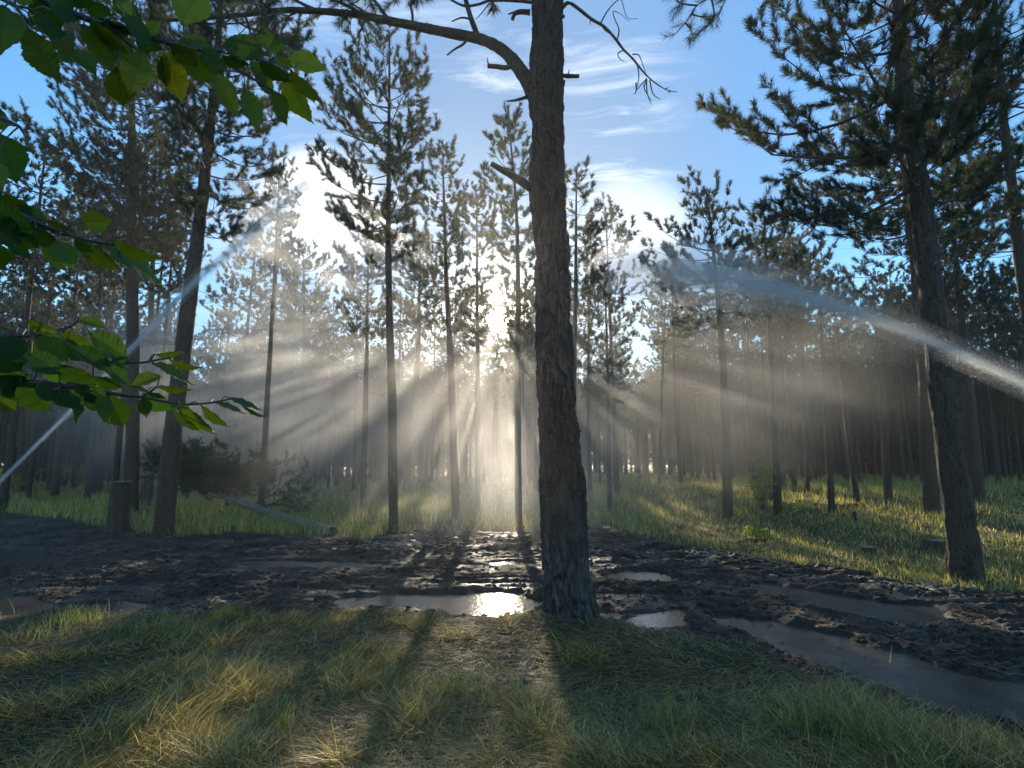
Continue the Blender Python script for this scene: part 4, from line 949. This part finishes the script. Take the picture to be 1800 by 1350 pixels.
# ---- shrubs and weeds
def shrub(label, px, py, Wm, Hm, seed, nleaf=900, ls=.045, tintc=(1, 1, 1), name='shrub', cat='shrub', yshift=0.0):
    rng = np.random.default_rng(seed); B = G(px, py); B[1] += yshift; B[2] = gz(B[0], B[1]); t = thing(name, label, cat, B); mb = MB(); LP = []; nst = max(5, int(Wm * 9))
    for _ in range(nst):
        a = rng.random() * 6.28; e = np.array([math.cos(a) * Wm * .5 * rng.random() ** .5, math.sin(a) * Wm * .4 * rng.random() ** .5, Hm * rng.uniform(.5, 1.0)])
        P = np.array([[0, 0, 0], e * .5 + rng.normal(size=3) * .05 * Hm, e]); addtube(mb, P, np.array([.009, .006, .002]) * max(.5, Hm), 4)
        for _ in range(5):
            u = rng.uniform(.35, 1); p = P[1] + (P[2] - P[1]) * (2 * u - 1) if u > .5 else P[1] * 2 * u; d = rng.normal(size=3) * .2 * Hm; d[2] = abs(d[2]) * .6; addtube(mb, np.array([p, p + d * .6, p + d]), np.array([.004, .003, .001]) * max(.5, Hm), 3)
            for v in rng.random(int(nleaf / nst / 5) + 1): LP.append(p + d * v)
    LP = np.array(LP) + rng.normal(size=(len(LP), 3)) * .03 * Hm; LP[:, 2] = np.maximum(LP[:, 2], .02); n = len(LP)
    u = rng.normal(size=(n, 3)); u[:, 2] *= .5; u /= np.linalg.norm(u, axis=1)[:, None]; v = np.cross(u, rng.normal(size=(n, 3))); v /= np.linalg.norm(v, axis=1)[:, None]; s = ls * rng.uniform(.6, 1.3, n)[:, None]
    V = np.stack([LP, LP + u * s * .5 + v * s * .32, LP + u * s, LP + u * s * .5 - v * s * .32], 1).reshape(-1, 3); Qd = np.arange(4 * n).reshape(-1, 4)
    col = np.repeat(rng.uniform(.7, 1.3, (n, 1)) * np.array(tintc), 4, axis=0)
    obj('stems', mb.mesh('stems', [STICK]), t); obj('leaves', mesh_np('leaves', V, quads=Qd, mats=[SHRUBM], color=col), t); return t
shrub('bright green leafy shrub growing in front of a pine at the right of the mist', 1342, 903, 1.4, 1.5, 71, 1600, .06)
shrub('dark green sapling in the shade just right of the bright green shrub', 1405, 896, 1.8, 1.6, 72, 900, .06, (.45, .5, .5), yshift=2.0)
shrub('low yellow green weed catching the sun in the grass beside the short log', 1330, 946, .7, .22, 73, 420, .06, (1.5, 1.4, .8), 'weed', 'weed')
shrub('low weed at the foot of the pine behind the green shrub', 1395, 905, .9, .35, 74, 400, .05, (1.2, 1.2, .8), 'weed', 'weed')
shrub('pale hazy bush at the left edge under the water jet', 30, 872, 2.6, 1.5, 75, 1500, .07, (1.1, 1.1, .7))
shrub('hazy bush behind the mist between the two leftmost trunks', 130, 862, 2.6, 1.9, 76, 1500, .07, (.9, 1.0, .7))
shrub('small leafy weed in the mist beyond the left mud', 90, 893, 1.6, .6, 77, 600, .05, (.9, 1, .7), 'weed', 'weed')

# ------------------------------------------------------------------ leafy branches close to the camera
def leaf_mat():
    m, t, l = newmat('broad_leaf')
    uv = N(t, 'ShaderNodeUVMap'); sp = N(t, 'ShaderNodeSeparateXYZ'); l(uv.outputs[0], sp.inputs[0])
    ab = N(t, 'ShaderNodeMath', op='ABSOLUTE'); l(sp.outputs['X'], ab.inputs[0])
    # side veins: sawtooth of (v - 0.55|u|)
    k = N(t, 'ShaderNodeMath', op='MULTIPLY_ADD', i_1=-0.55); l(ab.outputs[0], k.inputs[0]); l(sp.outputs['Y'], k.inputs[2])
    s = N(t, 'ShaderNodeMath', op='MULTIPLY', i_1=10.0); l(k.outputs[0], s.inputs[0]); pp = N(t, 'ShaderNodeMath', op='PINGPONG', i_1=0.5); l(s.outputs[0], pp.inputs[0])
    vn = N(t, 'ShaderNodeMapRange'); vn.inputs[1].default_value = 0.0; vn.inputs[2].default_value = 0.10; l(pp.outputs[0], vn.inputs[0])
    mr = N(t, 'ShaderNodeMapRange'); mr.inputs[1].default_value = 0.0; mr.inputs[2].default_value = 0.05; l(ab.outputs[0], mr.inputs[0])
    v = N(t, 'ShaderNodeMath', op='MINIMUM'); l(vn.outputs[0], v.inputs[0]); l(mr.outputs[0], v.inputs[1])
    no = N(t, 'ShaderNodeTexNoise', i_Scale=45.0, i_Detail=6.0, i_Roughness=0.7); tc = N(t, 'ShaderNodeTexCoord'); l(tc.outputs['Object'], no.inputs['Vector'])
    at_ = N(t, 'ShaderNodeVertexColor', layer_name='tint')
    base = ramp(t, no.outputs['Fac'], [(0.3, (0.011, 0.024, 0.004)), (0.7, (0.018, 0.036, 0.006))], l)
    mm = N(t, 'ShaderNodeMix', data_type='RGBA', blend_type='MULTIPLY'); mm.inputs[0].default_value = 1; l(base, mm.inputs[6]); l(at_.outputs[0], mm.inputs[7])
    tr0 = ramp(t, v.outputs[0], [(0.0, (0.006, 0.013, 0.001)), (1.0, (0.022, 0.042, 0.002))], l)
    tm = N(t, 'ShaderNodeMix', data_type='RGBA', blend_type='MULTIPLY'); tm.inputs[0].default_value = 1; l(tr0, tm.inputs[6]); l(at_.outputs[0], tm.inputs[7])
    d = N(t, 'ShaderNodeBsdfPrincipled', i_Roughness=0.55); d.inputs['Specular IOR Level'].default_value = 0.14; l(mm.outputs[2], d.inputs['Base Color'])
    bu = N(t, 'ShaderNodeBump', i_Strength=0.35, i_Distance=0.001); l(v.outputs[0], bu.inputs['Height']); l(bu.outputs[0], d.inputs['Normal'])
    tr = N(t, 'ShaderNodeBsdfTranslucent'); l(tm.outputs[2], tr.inputs[0])
    a = N(t, 'ShaderNodeAddShader'); l(d.outputs[0], a.inputs[0]); l(tr.outputs[0], a.inputs[1])
    o = N(t, 'ShaderNodeOutputMaterial'); l(a.outputs[0], o.inputs[0]); return m
LEAFM = leaf_mat(); TWIG = simple('leafy_twig_bark', (0.05, 0.038, 0.034), .6, 60.0, .3)
def one_leaf(b, tip, wid, rng, roll, NU=6, NV=46):
    """base, tip, half profile: an ovate leaf with a drawn out tip, toothed edge, folded along the midrib"""
    ax = tip - b; L_ = np.linalg.norm(ax); ax = ax / L_; c = (b + tip) / 2 - np.array([0, 0, CAMZ]); n = -c / np.linalg.norm(c); n = n - ax * (n @ ax); n /= np.linalg.norm(n) + 1e-9; s = np.cross(ax, n)
    s, n = s * math.cos(roll) + n * math.sin(roll), n * math.cos(roll) - s * math.sin(roll)
    v = np.linspace(0, 1, NV); prof = np.interp(v, [0, .05, .18, .38, .58, .75, .86, .93, 1], [0, .20, .66, 1.0, .92, .58, .25, .09, 0.0]) * .5
    prof = prof * (1 + .09 * (np.arange(NV) % 2)) ; u = np.linspace(-1, 1, 2 * NU + 1)
    U, Vv = np.meshgrid(u, v); pr = prof[:, None]; fold = rng.uniform(.10, .34); curl = rng.uniform(-.05, .30); wav = .02 * np.sin(Vv * 22 + rng.random() * 6) * np.abs(U)
    side = U * pr * wid; up_ = np.abs(U) * pr * wid * fold * 1.2 + wav * wid - curl * L_ * (Vv - .0) ** 2 * .5 - .035 * wid * np.sin((Vv - .5 * np.abs(U)) * 60) * np.abs(U) * .5
    bendv = curl * L_ * Vv ** 2 * .5
    P = b + ax * (Vv * L_)[..., None] + s * side[..., None] + n * (up_ + bendv * .4)[..., None]
    m = 2 * NU + 1; i = np.arange(NV - 1)[:, None] * m; j = np.arange(m - 1)[None, :]
    Qd = np.stack([i + j, i + j + 1, i + m + j + 1, i + m + j], -1).reshape(-1, 4)
    return P.reshape(-1, 3), Qd, np.stack([U, Vv], -1).reshape(-1, 2)
def leafy_branch(label, twigs, leaves, D0, seed, gain=1.0):
    rng = np.random.default_rng(seed); tw = MB(); B = atd(*twigs[0][0], D0)
    t = thing('leafy_branch', label, 'leafy branch', B)
    tpts = []
    for k, tp in enumerate(twigs):
        n = len(tp); P = np.array([atd(a, b, D0 + .01 * math.sin(i * 1.7 + k)) for i, (a, b) in enumerate(tp)])
        r0 = (.0042 if k == 0 else .0018); Pn, Rn = resample(P, np.linspace(r0, .0011, n), .01); addtube(tw, Pn, Rn, 7); tpts.append(Pn)
    allp = np.concatenate(tpts)
    Vs, Qs, UVs, Cs = [], [], [], []; n = 0; per = []
    for lf in leaves:
        bx, by, tx, ty, wpx = lf[:5]; wpx *= .76; kind = lf[5] if len(lf) > 5 else 'g'
        D = D0 + rng.uniform(-.07, .07); b = atd(bx, by, D); lp = math.hypot(tx - bx, ty - by); Lm = lp / F * D; Wm = wpx / F * D; ratio = .46
        if Wm / Lm > ratio: Dt = D + rng.choice([-1, 1]) * math.sqrt(max(0, (Wm / ratio) ** 2 - Lm ** 2)); roll = rng.normal() * .15; W_ = Wm
        else: Dt = D + rng.normal() * .2 * Lm; W_ = ratio * Lm * 1.0; roll = math.acos(min(1, Wm / W_)) * rng.choice([-1, 1])
        Dt = max(.45, Dt); tip = atd(tx, ty, Dt); P, Qd, uv = one_leaf(b, tip, W_, rng, roll)
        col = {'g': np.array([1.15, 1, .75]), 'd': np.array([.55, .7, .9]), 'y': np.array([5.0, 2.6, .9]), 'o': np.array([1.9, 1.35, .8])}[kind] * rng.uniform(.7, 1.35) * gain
        i0 = np.argmin(np.linalg.norm(allp - b, axis=1)); q = allp[i0]
        if np.linalg.norm(q - b) < .09:
            mid = (q + b) / 2 + np.array([0, 0, .004]); Pp, Rp = resample(np.array([q, mid, b + (tip - b) * .08]), np.array([.0009, .0007, .0007]), .01); addtube(tw, Pp, Rp, 5)
        per.append((P, Qd, uv, col, kind))
    def build(nm, items, off=B):
        Vv = np.concatenate([p[0] for p in items]) - off; Qq = []; k = 0; uvv = []; cc = []
        for p in items: Qq.append(p[1] + k); k += len(p[0]); uvv.append(p[2]); cc.append(np.ones((len(p[0]), 1)) * p[3])
        Qq = np.concatenate(Qq); me = mesh_np(nm, Vv, quads=Qq, mats=[LEAFM], smooth=True, color=np.concatenate(cc))
        ul = me.uv_layers.new(name='UVMap'); uvv = np.concatenate(uvv)[Qq.ravel()]; ul.data.foreach_set('uv', uvv.astype(np.float32).ravel()); return me
    obj('twig', tw.mesh('twig', [TWIG], B, smooth=True), t)
    obj('foliage', build('foliage', [p for p in per if p[4] != 'y']), t)
    for p in [p for p in per if p[4] == 'y']: obj('leaf', build('leaf', [p]), t)['label'] = 'yellow speckled leaf'
    return t
TOP = [(5, 8, 0, 95, 62), (47, 48, 103, 150, 46), (58, -6, 98, 62, 55, 'd'), (100, 55, 126, 96, 36), (130, 85, 172, 132, 28, 'd'), (138, 42, 212, 132, 42, 'o'), (160, 34, 224, 96, 34, 'o'), (205, 118, 217, 190, 46, 'o'),
       (252, 92, 226, 168, 48, 'o'), (240, 52, 264, 98, 26), (212, 32, 272, 84, 30, 'd'), (198, -14, 252, 44, 30), (88, 18, 142, 36, 22, 'd'), (256, 62, 284, 36, 20), (297, 88, 320, 182, 48, 'y'), (288, 92, 300, 162, 34),
       (318, 43, 356, -34, 62), (310, 72, 376, 84, 24), (314, 80, 405, 152, 44), (368, 128, 423, 207, 38, 'o'), (390, 80, 474, 94, 42), (462, 46, 470, 90, 28), (470, 86, 500, 74, 18, 'd'), (505, 103, 577, 123, 36), (510, 122, 567, 187, 28),
       (428, 152, 459, 234, 36), (476, 158, 504, 222, 32), (500, 132, 549, 222, 42), (438, 108, 482, 172, 34), (455, 108, 516, 150, 26), (388, 98, 442, 118, 22, 'd'), (448, 128, 482, 166, 24), (150, 0, 200, 30, 26, 'd'), (170, 30, 250, 60, 24, 'd'),
       (120, -20, 160, 20, 30, 'd'), (60, 40, 120, 60, 30, 'd'), (100, 80, 140, 110, 30, 'd'), (240, 60, 290, 90, 26, 'd'), (180, 60, 240, 110, 36), (20, -10, 60, 5, 22), (350, 90, 400, 120, 26, 'd'), (480, 100, 520, 120, 18), (300, 76, 350, 120, 30),
       (215, -20, 232, 30, 26), (90, -10, 130, 30, 34, 'd')]
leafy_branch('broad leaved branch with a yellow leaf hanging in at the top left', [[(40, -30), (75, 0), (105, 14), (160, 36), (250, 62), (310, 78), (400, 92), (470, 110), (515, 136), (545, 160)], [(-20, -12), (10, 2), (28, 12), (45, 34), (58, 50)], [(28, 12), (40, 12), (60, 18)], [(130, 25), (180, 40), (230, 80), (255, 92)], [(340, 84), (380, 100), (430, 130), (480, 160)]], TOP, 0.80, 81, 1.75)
MID = [(22, 218, -30, 198, 36), (-8, 232, 34, 326, 56, 'd'), (-20, 285, 6, 336, 40), (-5, 345, 82, 390, 34), (80, 385, 136, 413, 20), (144, 392, 199, 387, 38), (-30, 350, 60, 420, 50, 'd'), (-20, 380, 70, 400, 46, 'd'), (20, 408, 72, 440, 30, 'd'),
       (78, 418, 113, 482, 24), (98, 424, 131, 476, 42), (138, 424, 214, 478, 32), (185, 428, 243, 478, 26, 'd'), (198, 420, 290, 458, 24), (204, 442, 293, 503, 28), (-5, 400, 57, 455, 34, 'd'), (-25, 440, 14, 478, 40), (-30, 385, 40, 430, 50, 'd'),
       (40, 360, 80, 420, 40, 'd'), (130, 420, 165, 445, 18), (60, 400, 100, 440, 30, 'd'), (-30, 330, 20, 372, 30), (0, 430, 28, 462, 20, 'd')]
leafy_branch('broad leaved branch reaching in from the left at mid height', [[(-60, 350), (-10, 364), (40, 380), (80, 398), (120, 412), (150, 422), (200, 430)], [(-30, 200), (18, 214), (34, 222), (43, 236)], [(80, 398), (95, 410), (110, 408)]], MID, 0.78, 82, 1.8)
LOW = [(45, 563, 106, 586, 18), (138, 562, 189, 576, 18), (60, 592, 126, 636, 42), (104, 580, 182, 642, 44), (155, 585, 233, 636, 42), (-10, 592, 62, 642, 44, 'd'), (-20, 610, 42, 655, 50, 'd'), (118, 608, 202, 662, 32, 'd'), (68, 640, 132, 668, 28, 'd'),
       (158, 662, 222, 682, 26, 'd'), (32, 672, 90, 726, 46, 'd'), (86, 690, 136, 708, 32, 'd'), (133, 682, 136, 746, 18), (172, 688, 195, 748, 26), (188, 692, 218, 753, 50, 'd'), (-10, 700, 31, 724, 26), (271, 623, 326, 617, 13), (296, 631, 359, 651, 13),
       (266, 638, 342, 677, 19), (284, 662, 226, 676, 24), (274, 678, 340, 688, 14), (252, 694, 304, 722, 34, 'd'), (250, 700, 258, 735, 26), (304, 715, 356, 762, 15, 'd'), (314, 708, 377, 769, 22), (354, 712, 405, 753, 18), (374, 706, 434, 728, 12), (399, 699, 463, 721, 13),
       (424, 712, 468, 736, 8, 'd'), (-30, 640, 50, 700, 60, 'd'), (0, 660, 60, 700, 46, 'd'), (50, 620, 110, 660, 40, 'd'), (100, 640, 170, 680, 34, 'd'), (130, 670, 190, 712, 36, 'd'), (-20, 680, 30, 715, 40, 'd'), (180, 640, 232, 680, 28, 'd'), (100, 690, 150, 722, 30, 'd'),
       (150, 690, 190, 725, 34, 'd'), (20, 600, 90, 625, 26), (195, 620, 222, 650, 20, 'd'), (60, 680, 100, 705, 26, 'd'), (225, 676, 262, 690, 12), (140, 592, 170, 640, 30)]
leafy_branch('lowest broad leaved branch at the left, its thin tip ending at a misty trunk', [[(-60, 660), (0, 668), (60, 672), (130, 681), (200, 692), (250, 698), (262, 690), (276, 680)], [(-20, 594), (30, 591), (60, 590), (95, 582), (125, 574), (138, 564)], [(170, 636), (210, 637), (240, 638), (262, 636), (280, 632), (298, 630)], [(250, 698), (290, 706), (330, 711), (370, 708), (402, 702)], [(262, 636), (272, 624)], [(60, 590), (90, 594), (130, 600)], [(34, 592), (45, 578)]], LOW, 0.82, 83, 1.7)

# ------------------------------------------------------------------ water jets: streaks of flying drops
def spray_mat(name, a):
    m, t, l = newmat(name)
    d = N(t, 'ShaderNodeBsdfDiffuse', i_Color=(a, a, a, 1)); tr = N(t, 'ShaderNodeBsdfTranslucent', i_Color=(a, a, a, 1)); mx = N(t, 'ShaderNodeMixShader', i_Fac=.5); l(d.outputs[0], mx.inputs[1]); l(tr.outputs[0], mx.inputs[2])
    g = N(t, 'ShaderNodeBsdfGlossy', i_Roughness=.15); m2 = N(t, 'ShaderNodeMixShader', i_Fac=.25); l(mx.outputs[0], m2.inputs[1]); l(g.outputs[0], m2.inputs[2])
    o = N(t, 'ShaderNodeOutputMaterial'); l(m2.outputs[0], o.inputs[0]); return m
SPRAY = spray_mat('water_spray', .93)
def vol_mat(name, dens, aniso, het=None, col=(1, 1, 1)):
    m, t, l = newmat(name); p = N(t, 'ShaderNodeVolumePrincipled'); p.inputs['Density'].default_value = dens; p.inputs['Anisotropy'].default_value = aniso; p.inputs['Color'].default_value = (*col, 1)
    o = N(t, 'ShaderNodeOutputMaterial'); l(p.outputs[0], o.inputs['Volume']); return m
def jet(label, pts, n, seed, drop, sizes, veil=()):
    """pts: (px, py, depth, half width px); drops follow the arc and spread as it breaks up"""
    rng = np.random.default_rng(seed); P = np.array([at(a, b, d) for a, b, d, w_ in pts]); W = np.array([w_ / F * d for a, b, d, w_ in pts]); Pn, Wn = resample(P, W, .12)
    T = np.gradient(Pn, axis=0); T /= np.linalg.norm(T, axis=1)[:, None]; s = rng.random(n) ** drop * (len(Pn) - 1.01); i0 = s.astype(int); f = (s - i0)[:, None]; c = Pn[i0] * (1 - f) + Pn[i0 + 1] * f; wv = Wn[i0]
    # strands: the jet breaks into ropes of water
    strand = rng.integers(0, 14, n); so = rng.normal(size=(14, 3)) * .55; off = so[strand] + rng.normal(size=(n, 3)) * .35; loose = rng.random(n) < .08; off[loose] = rng.normal(size=(loose.sum(), 3)) * .95
    off[:, 2] -= np.abs(rng.normal(size=n)) * loose * .8
    c = c + off * wv[:, None]; c = c + (np.stack([fbm(s * .25, strand * 3.1, k * 9.0, 3) for k in range(3)], -1) - .5) * wv[:, None] * 1.5
    d = T[i0] + rng.normal(size=(n, 3)) * .12; ln = rng.uniform(*sizes, n)[:, None] * .5; th = (rng.uniform(.0006, .0015, n) * (0.2 + c[:, 1] / 8.5))[:, None]
    a = np.cross(d, [0, 0, 1.0]); a /= np.linalg.norm(a, axis=1)[:, None]; b = np.cross(d, a)
    V = np.stack([c - d * ln, c + a * th, c + b * th, c - (a + b) * th * .7, c + d * ln], 1).reshape(-1, 3); k = np.arange(n)[:, None] * 5
    F_ = np.concatenate([k + np.array([q]) for q in ((0, 2, 1), (0, 3, 2), (0, 1, 3), (4, 1, 2), (4, 2, 3), (4, 3, 1))])
    B = P[0]; t_ = thing('water_jet', label, 'water jet', B); obj('drops', mesh_np('drops', V - B, F_, mats=[SPRAY]), t_)
    for q, (rf, dn, fr) in enumerate(veil):
        kk = int(fr * len(Pn)); Vt, Tt, Qt = tube(Pn[:kk], Wn[:kk] * rf * np.minimum(1, np.linspace(6, .25, kk)), 14); b0 = np.arange(14); Vt = np.vstack([Vt, Pn[0]]); Tt = np.vstack([Tt, np.stack([(b0 + 1) % 14, b0, np.full(14, len(Vt) - 1)], -1)])
        obj('fine_spray', mesh_np('fine_spray', Vt - B, Tt, Qt, [vol_mat('fine_spray', dn, .35)]), t_)
    return t_
jet('broad arc of spray crossing in front of the right hand big trunk', [(1990, 775, 5.0, 13), (1830, 688, 6.0, 13), (1700, 628, 7.0, 12), (1620, 592, 7.6, 12), (1530, 558, 8.6, 13), (1400, 520, 10.5, 17), (1280, 492, 13, 24), (1180, 477, 16, 26), (1090, 472, 19, 22), (1040, 480, 21, 20)], 60000, 91, 1.0, (.01, .05), ((.55, 2.6, .5), (1.0, .9, .8), (2.4, .16, 1)))
jet('thin straight jet of water rising from the left edge to the bright mist', [(-120, 965, 5.0, 1.5), (-10, 856, 5.6, 1.8), (60, 786, 6.2, 2.0), (130, 716, 6.9, 2.3), (200, 644, 7.6, 2.8), (270, 572, 8.4, 3.4), (340, 498, 9.2, 4.5), (420, 430, 10.2, 6), (500, 356, 11.3, 8), (545, 318, 12.2, 10)], 30000, 92, 1.3, (.01, .05), ((.8, 1.8, .55), (1.6, .9, .8), (3.2, .28, 1)))

# ------------------------------------------------------------------ mist and haze
def vol_mat(name, dens, aniso, het=None, col=(1, 1, 1)):
    m, t, l = newmat(name); p = N(t, 'ShaderNodeVolumePrincipled'); p.inputs['Density'].default_value = dens; p.inputs['Anisotropy'].default_value = aniso; p.inputs['Color'].default_value = (*col, 1)
    o = N(t, 'ShaderNodeOutputMaterial'); l(p.outputs[0], o.inputs['Volume']); return m
def box(name, lo, hi, mat, kind='stuff', label=None, cat=None):
    V = [(x, y, z) for z in (lo[2], hi[2]) for y in (lo[1], hi[1]) for x in (lo[0], hi[0])]
    Qd = [(0, 2, 3, 1), (4, 5, 7, 6), (0, 1, 5, 4), (2, 6, 7, 3), (0, 4, 6, 2), (1, 3, 7, 5)]
    o = obj(name, mesh_np(name, V, quads=Qd, mats=[mat])); tag(o, label, cat, None, kind); return o
HAZE = vol_mat('haze_air', 0.0012, 0.75, col=(1, .97, .93))
box('haze', (-430, -70, -2.0), (430, 610, 17.5), HAZE, 'stuff', 'thin pale haze between the pines', 'haze')
def mist(label, centre, radii, dens, aniso, seed, nscale=.35):
    m, t, l = newmat('mist_volume'); tc = N(t, 'ShaderNodeTexCoord'); ln = N(t, 'ShaderNodeVectorMath', op='LENGTH'); l(tc.outputs['Object'], ln.inputs[0])
    fo = N(t, 'ShaderNodeMapRange', interpolation_type='SMOOTHSTEP'); fo.inputs[1].default_value = 1.0; fo.inputs[2].default_value = 0.25; l(ln.outputs['Value'], fo.inputs[0])
    geo = N(t, 'ShaderNodeNewGeometry'); no = N(t, 'ShaderNodeTexNoise', i_Scale=nscale, i_Detail=3.0, i_Roughness=.6); l(geo.outputs['Position'], no.inputs['Vector'])
    nr = N(t, 'ShaderNodeMapRange'); nr.inputs[1].default_value = .34; nr.inputs[2].default_value = .68; nr.inputs[3].default_value = .15; nr.inputs[4].default_value = 1.7; l(no.outputs['Fac'], nr.inputs[0])
    a = N(t, 'ShaderNodeMath', op='MULTIPLY'); l(fo.outputs[0], a.inputs[0]); l(nr.outputs[0], a.inputs[1]); b = N(t, 'ShaderNodeMath', op='MULTIPLY', i_1=dens); l(a.outputs[0], b.inputs[0])
    p = N(t, 'ShaderNodeVolumePrincipled'); p.inputs['Anisotropy'].default_value = aniso; p.inputs['Color'].default_value = (1, 1, 1, 1); l(b.outputs[0], p.inputs['Density'])
    o = N(t, 'ShaderNodeOutputMaterial'); l(p.outputs[0], o.inputs['Volume'])
    nu, nv = 24, 12; V = [(0, 0, 1)] + [(math.sin(math.pi * j / nv) * math.cos(6.28318 * i / nu), math.sin(math.pi * j / nv) * math.sin(6.28318 * i / nu), math.cos(math.pi * j / nv)) for j in range(1, nv) for i in range(nu)] + [(0, 0, -1)]
    T = [(0, 1 + i, 1 + (i + 1) % nu) for i in range(nu)] + [(len(V) - 1, 1 + (nv - 2) * nu + (i + 1) % nu, 1 + (nv - 2) * nu + i) for i in range(nu)]
    Qd = [(1 + j * nu + i, 1 + (j + 1) * nu + i, 1 + (j + 1) * nu + (i + 1) % nu, 1 + j * nu + (i + 1) % nu) for j in range(nv - 2) for i in range(nu)]
    ob = obj('mist', mesh_np('mist', V, T, Qd, [m]), None, centre); ob.scale = radii; tag(ob, label, 'mist', None, 'stuff'); return ob
mist('drifting water mist with sun rays behind the big trunk', (-0.6, 15.5, 1.7), (7.5, 7.0, 4.4), .043, .6, 1)
mist('pale spray mist over the left side of the clearing', (-11.0, 22.5, 4.3), (9.5, 5.0, 5.6), .085, .5, 2)
mist('bright spray cloud high where the left jet breaks up', (-5.6, 15.5, 8.0), (3.6, 3.2, 2.8), .09, .6, 3)
mist('thin spray falling under the right arc', (5.5, 13.5, 4.0), (5.5, 4.5, 3.4), .022, .5, 4)
